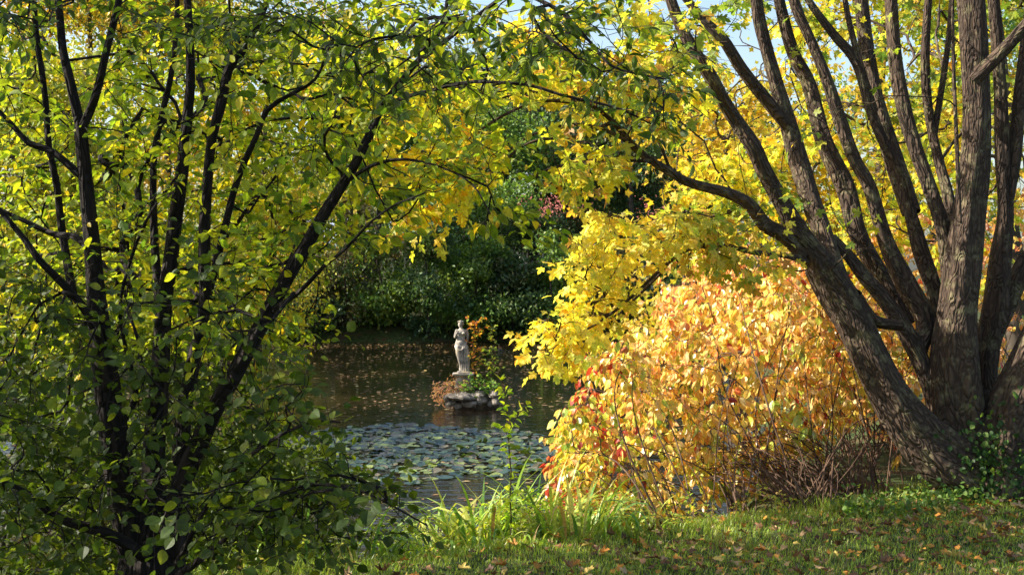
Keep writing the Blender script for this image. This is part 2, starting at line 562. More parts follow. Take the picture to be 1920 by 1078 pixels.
def height(x, y):
    x = np.asarray(x, float); y = np.asarray(y, float)
    d = edge_d(x, y) + 0.12 * wave(x, y, 1.0)
    d = d - 2.6 * smooth(x, 1.3, 2.5) * smooth(d, 0.2, 1.4)
    near = 3.2 - d                                     # >0 on the near shore side
    left = -8.2 + 0.5 * wave(x, y, .35, 2) - x
    right = x - (2.5 + 0.16 * (np.maximum(y, 12) - 12) + 0.5 * wave(x, y, .3, 4))
    far = y - (48.6 + 0.7 * wave(x, y, .4, 1))
    z_near = 1.0 - 1.45 * smooth(d, 0.0, 3.3) - 0.3 * smooth(d, 3.2, 5)
    z_near = z_near + 0.02 * wave(x, y, 2.1, 5) * (d < 3)
    z_l = -0.75 + 1.5 * smooth(left, -1.5, 1.6) + .5 * smooth(left, 1, 12)
    z_r = -0.75 + 1.5 * smooth(right, -1.5, 1.6) + .5 * smooth(right, 1, 12)
    z_f = -0.75 + 1.4 * smooth(far, -1.5, 1.4) + .6 * smooth(far, 1, 12)
    return np.maximum.reduce([z_near, z_l, z_r, z_f, np.full_like(z_near, -0.75)])


def H(x, y): return float(height(np.array([x]), np.array([y]))[0])


xs = np.concatenate([np.linspace(-400, -30, 14), np.linspace(-26, -7, 30), np.linspace(-6.8, 7, 150), np.linspace(7.4, 30, 40), np.linspace(40, 400, 14)])
ys = np.concatenate([np.linspace(-300, -12, 10), np.linspace(-8, 3.5, 16), np.linspace(3.7, 15, 130), np.linspace(15.4, 60, 90), np.linspace(64, 500, 16)])
X, Yg = np.meshgrid(xs, ys)
Z = height(X, Yg)
nx, ny = len(xs), len(ys)
ii = (np.arange(ny - 1)[:, None] * nx + np.arange(nx - 1)[None])
q = np.stack([ii, ii + 1, ii + nx + 1, ii + nx], -1).reshape(-1, 4)
M_GROUND = noise_material("turf_soil", (0.022, 0.035, 0.010), (0.055, 0.075, 0.02), 9.0, 0.95, 0.02, 8, 0.35, 0.65, 0.2, (0.07, 0.045, 0.02), 2.5)
g = G(); g.add(np.stack([X, Yg, Z], -1).reshape(-1, 3), q=q)
tag(g.build("ground", M_GROUND, smooth=True), kind="structure")

# pond water
m, nt, N, L, out = new_mat("pond_water")
tc = N.new("ShaderNodeTexCoord")
mp = N.new("ShaderNodeMapping"); mp.inputs["Scale"].default_value = (0.7, 1.9, 1)
L.new(tc.outputs["Object"], mp.inputs[0])
n1 = N.new("ShaderNodeTexNoise"); n1.inputs["Scale"].default_value = 2.6; n1.inputs["Detail"].default_value = 1.5
n2 = N.new("ShaderNodeTexNoise"); n2.inputs["Scale"].default_value = 14.0; n2.inputs["Detail"].default_value = 2
L.new(mp.outputs[0], n1.inputs["Vector"]); L.new(mp.outputs[0], n2.inputs["Vector"])
ma = N.new("ShaderNodeMath"); ma.operation = 'MULTIPLY_ADD'; ma.inputs[1].default_value = 0.22
L.new(n2.outputs[0], ma.inputs[0]); L.new(n1.outputs[0], ma.inputs[2])
bp = N.new("ShaderNodeBump"); bp.inputs["Distance"].default_value = 0.020; bp.inputs["Strength"].default_value = 1.0
L.new(ma.outputs[0], bp.inputs["Height"])
p = N.new("ShaderNodeBsdfPrincipled")
p.inputs["Roughness"].default_value = 0.03; p.inputs["IOR"].default_value = 1.33
n3 = N.new("ShaderNodeTexNoise"); n3.inputs["Scale"].default_value = 0.5; n3.inputs["Detail"].default_value = 3
L.new(tc.outputs["Object"], n3.inputs["Vector"])
mx = N.new("ShaderNodeMix"); mx.data_type = 'RGBA'
mx.inputs["A"].default_value = (0.004, 0.0035, 0.002, 1); mx.inputs["B"].default_value = (0.022, 0.014, 0.006, 1)
L.new(n3.outputs[0], mx.inputs["Factor"]); L.new(mx.outputs["Result"], p.inputs["Base Color"])
L.new(bp.outputs[0], p.inputs["Normal"]); L.new(p.outputs[0], out.inputs[0])
M_WATER = m
g = G(); g.add([(-14, 6, 0), (16, 6, 0), (16, 54, 0), (-14, 54, 0)], q=[(0, 1, 2, 3)])
tag(g.build("water", M_WATER), kind="structure")

# ------------------------------------------------------------------ right maple
MAPLE_GOLD = [(5, (.82, .64, .04)), (2, (.82, .52, .04)), (4, (.70, .64, .05)), (.5, (.72, .36, .03)), (3, (.46, .52, .05))]
MAPLE_YEL = [(6, (.86, .72, .10)), (3, (.86, .64, .08)), (3, (.70, .68, .10)), (.7, (.80, .44, .05))]
MAPLE_GREEN = [(5, (.20, .28, .03)), (3, (.32, .36, .03)), (2, (.50, .42, .04)), (1, (.12, .19, .03))]
tree = empty("maple_tree", P(1860, 930, 9.7), "many stemmed maple with thick brown trunk and golden leaves at the right of the lawn", "tree")
mt = Tree(90000)
B = 9.75
mt.stem([(1865, 960, B + .05, 200), (1862, 900, B, 175), (1850, 850, B, 120), (1835, 800, B, 60)], 0.03)
# A leaning left stem
mt.stem([(1880, 905, B - .05, 80), (1830, 893, B - .08, 102), (1775, 862, B - .1, 100), (1715, 805, B - .1, 86), (1668, 740, B - .1, 76), (1632, 670, B - .1, 70),
         (1600, 600, B - .1, 66), (1568, 545, B - .1, 66), (1538, 495, B - .1, 58)], 0.03)
mt.stem([(1545, 505, B - .1, 54), (1500, 440, B - .15, 44), (1462, 375, B - .2, 38), (1432, 320, B - .25, 35), (1412, 275, B - .3, 33), (1380, 228, B - .3, 30), (1355, 188, B - .35, 29),
         (1330, 140, B - .4, 30), (1295, 85, B - .4, 28), (1265, 20, B - .4, 24), (1240, -60, B - .4, 18)], 0.05)
mt.stem([(1575, 560, B - .1, 52), (1545, 445, B + .1, 46), (1518, 370, B + .2, 42), (1497, 300, B + .3, 40), (1476, 225, B + .3, 36), (1456, 160, B + .3, 32), (1436, 90, B + .3, 28),
         (1422, 30, B + .3, 26), (1412, -60, B + .3, 20)], 0.05)
mt.stem([(1488, 250, B + .3, 26), (1440, 192, B + .2, 27), (1392, 132, B + .1, 26), (1355, 75, B, 24), (1318, 38, B, 20), (1280, -10, B, 16), (1240, -60, B, 12)], 0.05)
# lichen covered branch reaching left
mt.stem([(1510, 475, B - .15, 38), (1470, 440, B - .2, 32), (1432, 420, B - .3, 30), (1402, 385, B - .4, 27), (1362, 365, B - .5, 24), (1320, 352, B - .65, 22), (1282, 338, B - .8, 20), (1245, 315, B - .9, 18),
         (1210, 293, B - 1., 15), (1185, 268, B - 1.1, 13), (1150, 225, B - 1.2, 9), (1110, 196, B - 1.3, 7), (1050, 180, B - 1.4, 6), (985, 176, B - 1.5, 4.5), (930, 190, B - 1.6, 3)], 0.05, 0.006)
for rows in ([(1200, 280), (1120, 240), (1050, 235), (980, 262), (930, 300)], [(1220, 300), (1140, 300), (1060, 310), (1000, 330)], [(1100, 195), (1020, 190), (950, 215), (880, 260), (820, 320), (790, 380)],
             [(1150, 228), (1080, 255), (1010, 262), (960, 290), (940, 330)], [(1000, 175), (930, 160), (860, 165), (790, 200)]):
    mt.stem([(a, b_, B - 1.2 - .25 * (1200 - a) / 300, 8 - 1.2 * k_) for k_, (a, b_) in enumerate(rows)], 0.05, 0.006)
# drooping branches to the low yellow spray
mt.stem([(1530, 492, B - .1, 18), (1470, 478, B - .3, 14), (1410, 474, B - .5, 12), (1350, 462, B - .6, 11), (1290, 470, B - .7, 8), (1240, 505, B - .8, 7), (1180, 560, B - .8, 6), (1120, 605, B - .85, 5), (1050, 640, B - .9, 3)], 0.05, 0.006)
mt.stem([(1350, 462, B - .6, 8), (1300, 450, B - .55, 7), (1260, 440, B - .5, 6), (1200, 440, B - .5, 4), (1150, 410, B - .5, 3)], 0.05, 0.006)
mt.stem([(1402, 385, B - .2, 12), (1370, 398, B - .1, 10), (1335, 408, B - .1, 8), (1290, 440, B, 7), (1230, 520, B-.4, 6), (1160, 590, B-.7, 4)], 0.05, 0.006)
# second lower branch behind
mt.stem([(1600, 555, B - .1, 34), (1640, 600, B, 22), (1690, 610, B, 20)], 0.05)
# C stems
mt.stem([(1805, 870, B + .05, 50), (1765, 790, B + .1, 32), (1748, 735, B + .1, 32), (1724, 670, B + .1, 34), (1692, 612, B + .1, 32), (1655, 560, B + .1, 28), (1620, 520, B + .1, 26), (1590, 480, B + .1, 22), (1560, 445, B + .1, 18)], 0.04)
mt.stem([(1722, 660, B + .15, 32), (1735, 600, B + .2, 36), (1700, 535, B + .2, 38), (1660, 450, B + .2, 34), (1630, 350, B + .2, 30), (1602, 298, B + .2, 28), (1575, 225, B + .2, 27), (1550, 150, B + .2, 24),
         (1520, 75, B + .2, 22), (1495, 20, B + .2, 24), (1470, -60, B + .2, 18)], 0.05)
mt.stem([(1700, 610, B + .4, 32), (1652, 520, B + .5, 34), (1608, 440, B + .5, 40), (1585, 350, B + .6, 40), (1545, 262, B + .6, 36), (1518, 160, B + .7, 32), (1488, 100, B + .7, 28), (1465, 20, B + .7, 24), (1450, -60, B + .7, 20)], 0.05)
mt.stem([(1780, 760, B + .2, 36), (1768, 660, B + .3, 34), (1756, 560, B + .3, 32), (1728, 470, B + .3, 36), (1708, 400, B + .3, 26), (1690, 330, B + .3, 25), (1655, 262, B + .3, 24), (1630, 200, B + .3, 23), (1605, 118, B + .3, 22),
         (1562, 65, B + .3, 18), (1515, 0, B + .3, 15), (1490, -60, B + .3, 12)], 0.05)
mt.stem([(1640, 210, B + .3, 18), (1610, 110, B + .3, 15), (1590, 30, B + .3, 13), (1575, -60, B + .3, 10)], 0.05)
mt.stem([(1790, 600, B + .1, 40), (1772, 450, B + .1, 34), (1742, 350, B + .1, 32), (1715, 272, B + .1, 31), (1695, 200, B + .1, 31), (1678, 100, B + .1, 30), (1668, -60, B + .1, 26)], 0.05)
mt.stem([(1710, 400, B + .6, 40), (1660, 250, B + .8, 38), (1635, 150, B + .9, 34), (1620, 60, B + 1., 30), (1610, -60, B + 1., 24)], 0.05)
# D straight main stem
mt.stem([(1835, 900, B + .1, 110), (1808, 820, B + .05, 100), (1797, 740, B, 92), (1793, 660, B, 84), (1797, 580, B, 74), (1806, 500, B, 70), (1816, 400, B, 66), (1826, 300, B, 62), (1830, 200, B, 60),
         (1827, 100, B, 58), (1822, 0, B, 56), (1818, -80, B, 52)], 0.04)
mt.stem([(1825, 150, B - .05, 34), (1852, 125, B - .1, 30), (1885, 92, B - .15, 28), (1930, 40, B - .2, 26), (1980, -20, B - .2, 22)], 0.04)
mt.stem([(1800, 520, B + .3, 26), (1780, 380, B + .4, 24), (1760, 300, B + .5, 22), (1740, 200, B + .5, 20), (1735, 100, B + .5, 18), (1745, -60, B + .5, 15)], 0.05)
mt.stem([(1752, 250, B + .5, 15), (1768, 150, B + .5, 14), (1780, 60, B + .5, 13), (1788, -60, B + .5, 10)], 0.05)
mt.stem([(1800, 420, B - .2, 10), (1793, 250, B - .2, 9), (1788, 120, B - .2, 8), (1785, -40, B - .2, 7)], 0.05)
# E, F, G right stems
mt.stem([(1855, 860, B + .2, 70), (1846, 760, B + .3, 52), (1850, 660, B + .3, 46), (1866, 580, B + .3, 46), (1876, 480, B + .3, 40), (1884, 400, B + .3, 34), (1880, 300, B + .3, 32), (1876, 180, B + .3, 28), (1868, 60, B + .3, 25), (1860, -60, B + .3, 22)], 0.05)
mt.stem([(1882, 420, B + .3, 26), (1902, 300, B + .3, 27), (1912, 180, B + .3, 25), (1925, 60, B + .3, 22), (1940, -60, B + .3, 20)], 0.05)
mt.stem([(1858, 640, B + .35, 34), (1890, 560, B + .4, 36), (1925, 480, B + .4, 30), (1960, 380, B + .4, 26), (1990, 250, B + .4, 20)], 0.05)
mt.stem([(1870, 930, B - .1, 130), (1880, 850, B - .1, 96), (1898, 760, B - .1, 84), (1930, 680, B - .1, 76), (1965, 590, B - .1, 66), (2000, 480, B - .1, 56), (2040, 300, B - .1, 46), (2070, 100, B, 36), (2080, -60, B, 30)], 0.05)
# roots flaring into the lawn
for a, l in ((2.6, .5), (3.4, .42), (4.1, .45), (4.9, .5), (5.6, .45), (1.9, .4)):
    c = P(1855, 935, B)
    z0 = 1.0
    mt.stem3([[c[0], c[1], 1.28, .10], [c[0] + .14 * math.cos(a), c[1] + .14 * math.sin(a), 1.14, .11],
              [c[0] + .27 * math.cos(a), c[1] + .22 * math.sin(a), 1.03, .08], [c[0] + l * math.cos(a), c[1] + l * .8 * math.sin(a), .95, .04]], 0.04)
MH = [(1700, 120, 25, 60), (1780, 60, 22, 60), (1480, 180, 25, 35), (1130, 60, 45, 28), (1345, 250, 30, 30), (1405, 95, 60, 60), (1590, 150, 30, 120), (960, 215, 110, 30), (1230, 310, 55, 40), (1420, 230, 40, 40), (1890, 200, 35, 160), (1540, 330, 40, 50), (1000, 290, 60, 50), (1200, 370, 60, 40), (1255, 545, 75, 38), (1230, 620, 60, 40)]
bare = [blob(1500, 250, 300, 260, 9.2, 12, 90), blob(1750, 200, 160, 260, 9.3, 12, 60), blob(1250, 200, 200, 160, 8.4, 10.5, 46), blob(1600, 500, 150, 60, 9.3, 11, 14)]
mt.grow(np.vstack(bare), leafy=False, cosw=1.2, wob=.05, lift=.1)
groups = []   # (targets, palette, template, size)


def addg(lst, pal, **kw):
    t = np.vstack(lst); n0 = len(mt.chains)
    t = t[avoid(t, MH)]
    mt.grow(t, **kw)
    groups.append((n0, len(mt.chains), pal))


addg([blob(1150, 560, 90, 60, 8.7, 9.4, 28), blob(1050, 635, 62, 45, 8.6, 9.2, 42), blob(1145, 430, 50, 50, 8.7, 9.3, 38), blob(1110, 490, 50, 45, 8.6, 9.3, 32),
      blob(1250, 430, 50, 40, 8.5, 9.2, 34), blob(1350, 430, 110, 40, 8.7, 9.4, 54), blob(1390, 480, 100, 30, 8.8, 9.4, 30), blob(1100, 595, 60, 50, 8.7, 9.3, 24)], MAPLE_YEL, sag=0.12, wob=0.02)
addg([blob(930, 235, 130, 65, 7.6, 8.9, 62), blob(1070, 300, 90, 45, 7.8, 8.9, 42), blob(840, 305, 80, 45, 7.7, 8.8, 34), blob(770, 400, 40, 30, 8, 8.8, 9), blob(830, 375, 25, 30, 8, 8.8, 6),
      blob(760, 230, 100, 110, 7.6, 8.8, 36), blob(700, 100, 150, 100, 7.6, 8.9, 34), blob(1140, 310, 60, 40, 8, 9, 12),
      blob(1060, 110, 160, 110, 7.6, 9.0, 62), blob(1230, 110, 120, 130, 8.0, 9.3, 42), blob(1190, 210, 90, 60, 8.0, 9.1, 14), blob(1330, 330, 100, 50, 9.6, 10.8, 34)], MAPLE_GOLD, sag=0.08)
addg([blob(1450, 100, 170, 130, 10.4, 13.5, 60), blob(1480, 330, 140, 120, 10.6, 13.0, 56), blob(1650, 240, 130, 230, 10.8, 13.5, 86), blob(1830, 300, 90, 280, 10.8, 13.0, 60), blob(1600, 450, 110, 70, 10.6, 12.5, 40)], MAPLE_GOLD, sag=0.05)
addg([blob(1450, 60, 200, 90, 9.6, 10.8, 40), blob(1720, 120, 160, 130, 9.5, 12.5, 60), blob(1500, 240, 40, 30, 9.0, 9.4, 5), blob(1290, 380, 110, 40, 9.4, 10.4, 26), blob(1620, 390, 70, 40, 9.1, 9.5, 5),
      blob(1450, 380, 80, 60, 9.2, 10.4, 20), blob(1900, 120, 60, 150, 10, 12, 20), blob(1180, 60, 200, 80, 7.8, 9.2, 40)], MAPLE_GREEN, sag=0.05)
g = G(); mt.wood(g, tip=0.0022, ex=0.40, stem_sides=32, rough=0.13, maxr=0.03)
g2 = G()
allch = mt.chains
for n0, n1, pal in groups:
    mt.chains = allch[n0:n1]
    S, E = mt.twigs(last=0.55, gap=0.095, length=(0.07, 0.18), droop=0.12)
    prisms(g, S, E, 0.0018, 0.001)
    pos, yd, nr, sz = leaves_on(S, E, 5, 0.060 if pal is MAPLE_YEL else 0.066, droop=0.55, rnd=0.55, spread=0.9, svar=0.3, pet=0.035)
    k = avoid(pos, MH) & stem_front(mt.stems, pos, .78); pos, yd, nr, sz = pos[k], yd[k], nr[k], sz[k]
    # several colours in a crown gather in sprays
    cf = .5 + .5 * wave(pos[:, 0] * 2.2 + pos[:, 1], pos[:, 2] * 2.6 - pos[:, 1] * .7, 1.0, 1.7)
    col = palette(len(pos), pal) * (1.12 - .42 * cf)[:, None]
    kk = (cf > .62) & (RNG.random(len(pos)) < .55); col[kk] = palette(int(kk.sum()), [(3, (.30, .36, .04)), (3, (.64, .42, .05)), (2, (.42, .42, .05)), (1, (.5, .26, .05))])
    leaves(g2, TP_MA, pos, yd, nr, sz, col)
mt.chains = allch
loc = np.array(tree.location)
g.build("trunk", M_BARK, tree, smooth=True, origin=loc)
g2.build("crown", M_LEAF_MAPLE, tree, origin=loc)
print("maple leaves tris", sum(len(a) for a in g2.t))

# ------------------------------------------------------------------ left tree
L_TOP = [(4, (.24, .32, .025)), (4, (.40, .43, .03)), (2, (.09, .16, .02)), (1, (.54, .46, .03))]
L_YEL = [(4, (.33, .38, .03)), (4, (.18, .25, .022)), (2, (.50, .46, .03)), (1, (.60, .44, .03))]
L_DARK = [(5, (.048, .080, .010)), (4, (.075, .115, .014)), (1.5, (.17, .21, .02))]  # darker greens for the crown's near, shaded leaves; shade is in the colour
tree = empty("multi_stemmed_tree", P(290, 1195, 6.0), "dark many stemmed tree with green oval leaves filling the left side of the view", "tree")
lt = Tree(90000)
B = 6.0
lt.stem([(290, 1230, B, 190), (288, 1150, B, 165), (286, 1075, B, 130), (286, 1010, B, 105), (288, 950, B, 80)], 0.03)
lt.stem([(272, 1100, B, 70), (250, 1010, B - .05, 62), (236, 940, B - .05, 58), (222, 860, B - .1, 56), (205, 750, B - .15, 50), (191, 650, B - .2, 46), (181, 560, B - .2, 36), (171, 450, B - .2, 30), (161, 350, B - .2, 26), (151, 240, B - .2, 24)], 0.04, .002)
lt.stem([(152, 245, B - .2, 20), (132, 155, B - .2, 18), (118, 95, B - .2, 16), (112, 30, B - .2, 15), (104, -50, B - .2, 13)], 0.05)
lt.stem([(152, 245, B - .2, 18), (178, 185, B - .25, 17), (200, 95, B - .3, 15), (221, 10, B - .3, 14), (236, -60, B - .3, 12)], 0.05)
lt.stem([(290, 1050, B + .05, 50), (291, 950, B + .05, 46), (287, 860, B + .1, 42), (296, 750, B + .1, 38), (303, 650, B + .15, 34), (308, 560, B + .15, 30), (318, 500, B + .15, 28), (327, 425, B + .2, 26), (341, 325, B + .2, 24), (350, 225, B + .2, 20),
         (356, 160, B + .2, 18), (356, 80, B + .2, 16), (350, -50, B + .2, 13)], 0.04, .002)
lt.stem([(303, 640, B + .2, 18), (294, 515, B + .3, 17), (288, 425, B + .35, 15), (289, 300, B + .4, 13), (305, 215, B + .4, 12), (320, 150, B + .4, 11), (329, 80, B + .4, 10), (334, -50, B + .4, 8)], 0.05, .002)
lt.stem([(330, 1040, B - .05, 44), (337, 940, B - .05, 36), (338, 850, B - .05, 32), (346, 765, B - .05, 30), (359, 700, B, 28), (372, 635, B, 26), (385, 565, B, 24), (383, 500, B, 23), (384, 425, B, 21), (389, 350, B, 19), (398, 260, B, 18),
         (414, 195, B, 20), (428, 130, B, 17), (452, 100, B, 14), (480, 52, B, 12), (505, -10, B, 10), (520, -60, B, 8)], 0.04, .002)
lt.stem([(382, 590, B, 16), (404, 500, B + .1, 15), (425, 415, B + .15, 14), (440, 355, B + .2, 13), (460, 300, B + .2, 12), (480, 255, B + .2, 11), (500, 205, B + .2, 10), (540, 178, B + .2, 8), (590, 148, B + .2, 6), (620, 80, B + .2, 5)], 0.05, .003)
lt.stem([(320, 1000, B - .1, 44), (342, 905, B - .1, 38), (370, 840, B - .12, 36), (402, 770, B - .15, 34), (440, 702, B - .2, 33), (475, 636, B - .2, 31), (505, 580, B - .2, 30), (535, 525, B - .2, 28), (575, 460, B - .2, 25), (612, 395, B - .2, 22),
         (642, 348, B - .2, 20), (670, 300, B - .2, 18), (694, 248, B - .2, 16), (716, 200, B - .2, 14), (746, 160, B - .25, 12), (785, 112, B - .3, 10), (828, 50, B - .3, 8), (845, -50, B - .3, 6)], 0.04, .002)
lt.stem([(270, 1040, B - .15, 26), (220, 1008, B - .3, 22), (170, 990, B - .4, 20), (125, 978, B - .4, 17), (88, 958, B - .4, 14), (50, 925, B - .4, 10), (0, 900, B - .4, 7)], 0.04, .003)
lt.stem([(190, 650, B - .25, 22), (165, 590, B - .3, 18), (120, 535, B - .35, 16), (75, 490, B - .4, 14), (45, 450, B - .4, 12), (0, 398, B - .4, 10), (-50, 350, B - .4, 8)], 0.04, .003)
lt.stem([(172, 470, B - .2, 15), (140, 442, B - .1, 13), (100, 437, B, 11), (50, 415, B, 9), (0, 392, B, 6)], 0.04, .003)
lt.stem([(152, 330, B - .2, 15), (100, 285, B - .2, 13), (55, 268, B - .2, 12), (25, 235, B - .2, 10), (-20, 190, B - .2, 8)], 0.04, .003)
lt.stem([(140, 560, B, 18), (115, 420, B + .1, 15), (106, 350, B + .1, 14), (90, 275, B + .1, 13), (85, 200, B + .1, 12), (78, 140, B + .1, 12), (68, 70, B + .1, 11), (60, -50, B + .1, 9)], 0.05, .003)
lt.stem([(228, 800, B, 14), (255, 745, B, 12), (250, 700, B, 10), (235, 650, B, 8), (225, 560, B, 7), (270, 420, B, 6), (330, 330, B, 5)], 0.05, .004)
lt.stem([(500, 590, B - .2, 11), (560, 548, B - .4, 9), (610, 500, B - .5, 8), (650, 470, B - .6, 6), (700, 418, B - .7, 5), (745, 385, B - .8, 4), (800, 360, B - .9, 3)], 0.05, .008)
lt.stem([(645, 345, B - .2, 9), (700, 312, B - .4, 7), (760, 300, B - .5, 6), (830, 312, B - .6, 4), (890, 345, B - .7, 3.5), (922, 400, B - .8, 3)], 0.05, .009)
# long overhead bough reaching right
lt.stem([(716, 200, B - .2, 9), (800, 172, B - .6, 7), (880, 150, B - .8, 6.5), (945, 152, B - 1., 6), (1000, 160, B - 1., 6), (1055, 178, B - 1.1, 5.5), (1110, 190, B - 1.1, 5), (1170, 205, B - 1.2, 4), (1230, 235, B - 1.2, 3)], 0.05, .007)
lt.stem([(785, 112, B - .3, 12), (880, 40, B - .8, 8), (960, -10, B - 1., 8), (1030, 10, B - 1.2, 8), (1070, 40, B - 1.3, 7), (1110, 85, B - 1.3, 6), (1145, 125, B - 1.4, 5), (1190, 140, B - 1.4, 4), (1250, 150, B - 1.4, 4)], 0.05, .003)
lt.stem([(330, 1080, B - .3, 16), (420, 1010, B - .7, 9), (480, 950, B - .9, 7), (560, 915, B - 1.1, 6), (650, 915, B - 1.2, 5), (720, 940, B - 1.3, 4), (800, 985, B - 1.4, 3)], 0.05, .004)
lt.stem([(330, 1060, B - .3, 14), (380, 960, B - .6, 9), (440, 880, B - .8, 8), (520, 820, B - 1.0, 7), (590, 790, B - 1.1, 5), (640, 790, B - 1.2, 4)], 0.05, .004)
LH = [(150, 70, 38, 60), (120, 170, 35, 30), (215, 40, 20, 20), (960, 210, 60, 22), (870, 550, 330, 110), (650, 690, 60, 60), (570, 560, 25, 25), (1000, 470, 120, 60)]
lgroups = []


def addl(lst, pal, sz, tp, **kw):
    t = np.vstack(lst); n0 = len(lt.chains)
    t = t[avoid(t, LH[:6])]
    lt.grow(t, **kw)
    lgroups.append((n0, len(lt.chains), pal, sz, tp))


addl([blob(200, 150, 260, 220, 5.6, 7.8, 140), blob(520, 140, 250, 190, 5.4, 7.8, 140), blob(820, 120, 220, 150, 4.8, 7.4, 90), blob(300, 380, 330, 180, 5.6, 8.0, 150), blob(300, 520, 260, 140, 5.3, 7.2, 90), blob(600, 380, 180, 150, 5.4, 7.6, 75)], L_TOP, 0.046, TP_OV)
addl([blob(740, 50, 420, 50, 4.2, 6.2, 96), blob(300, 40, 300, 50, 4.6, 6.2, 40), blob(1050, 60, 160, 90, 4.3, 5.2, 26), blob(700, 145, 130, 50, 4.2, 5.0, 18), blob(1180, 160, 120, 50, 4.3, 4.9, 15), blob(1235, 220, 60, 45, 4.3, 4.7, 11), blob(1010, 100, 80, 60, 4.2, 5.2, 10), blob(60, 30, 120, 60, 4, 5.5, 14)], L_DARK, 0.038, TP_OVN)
addl([blob(500, 530, 190, 110, 6.0, 7.8, 85), blob(600, 600, 70, 70, 6.2, 7.6, 26), blob(660, 480, 70, 60, 6.0, 7.0, 14), blob(760, 540, 60, 12, 6.0, 6.5, 4), blob(930, 430, 25, 40, 5.4, 5.8, 6), blob(990, 420, 40, 40, 5.4, 5.8, 6), blob(900, 260, 140, 90, 5.2, 6.5, 36), blob(150, 560, 200, 130, 6.2, 8.2, 75), blob(430, 640, 120, 70, 6.2, 7.5, 26), blob(820, 330, 60, 35, 5.5, 6.2, 8),
      blob(1030, 480, 20, 30, 5.4, 5.6, 2)], L_YEL, 0.046, TP_OV, sag=0.1)
addl([blob(250, 360, 300, 260, 7.2, 8.4, 190), blob(480, 280, 240, 240, 7.2, 8.4, 180), blob(200, 150, 240, 140, 7.2, 9.0, 90), blob(620, 200, 120, 150, 7.0, 8.8, 55), blob(560, 480, 130, 90, 6.6, 7.8, 46), blob(60, 200, 100, 200, 6.6, 8.6, 50)], L_YEL, 0.046, TP_OV)
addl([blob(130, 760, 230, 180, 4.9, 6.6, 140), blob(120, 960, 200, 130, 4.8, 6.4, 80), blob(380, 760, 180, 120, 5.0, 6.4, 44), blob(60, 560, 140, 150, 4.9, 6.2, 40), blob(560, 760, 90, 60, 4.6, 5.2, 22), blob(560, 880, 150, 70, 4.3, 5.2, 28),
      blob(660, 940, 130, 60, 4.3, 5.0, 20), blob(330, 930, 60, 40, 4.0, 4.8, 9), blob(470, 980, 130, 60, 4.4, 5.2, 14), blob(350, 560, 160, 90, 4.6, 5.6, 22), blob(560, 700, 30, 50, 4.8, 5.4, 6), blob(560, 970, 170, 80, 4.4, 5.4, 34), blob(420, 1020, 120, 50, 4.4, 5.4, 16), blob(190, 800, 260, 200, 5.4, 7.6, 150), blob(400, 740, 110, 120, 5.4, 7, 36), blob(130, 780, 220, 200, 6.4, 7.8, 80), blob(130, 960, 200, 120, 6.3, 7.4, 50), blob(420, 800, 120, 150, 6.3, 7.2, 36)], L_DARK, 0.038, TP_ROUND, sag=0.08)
g = G(); lt.wood(g, tip=0.0016, ex=0.40, stem_sides=22, rough=0.07, maxr=0.02)
g2 = G(); allch = lt.chains
for n0, n1, pal, size, tp in lgroups:
    lt.chains = allch[n0:n1]
    S, E = lt.twigs(last=0.6, gap=0.10, length=(0.08, 0.20), flat=0.5)
    prisms(g, S, E, 0.0013, 0.0007)
    pos, yd, nr, sz = leaves_on(S, E, 5, size, droop=0.28, rnd=0.55, svar=0.42, pet=0.008)
    qx, qy = to_px(pos)
    k = avoid(pos, LH[:7]) & stem_front(lt.stems, pos, .3, 13, 4); pos, yd, nr, sz = pos[k], yd[k], nr[k], sz[k]
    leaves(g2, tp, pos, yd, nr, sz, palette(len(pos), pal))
lt.chains = allch
loc = np.array(tree.location)
g.build("trunk", M_BARK_DARK, tree, smooth=True, origin=loc)
g2.build("crown", M_LEAF, tree, origin=loc)
print("left leaves tris", sum(len(a) for a in g2.t))


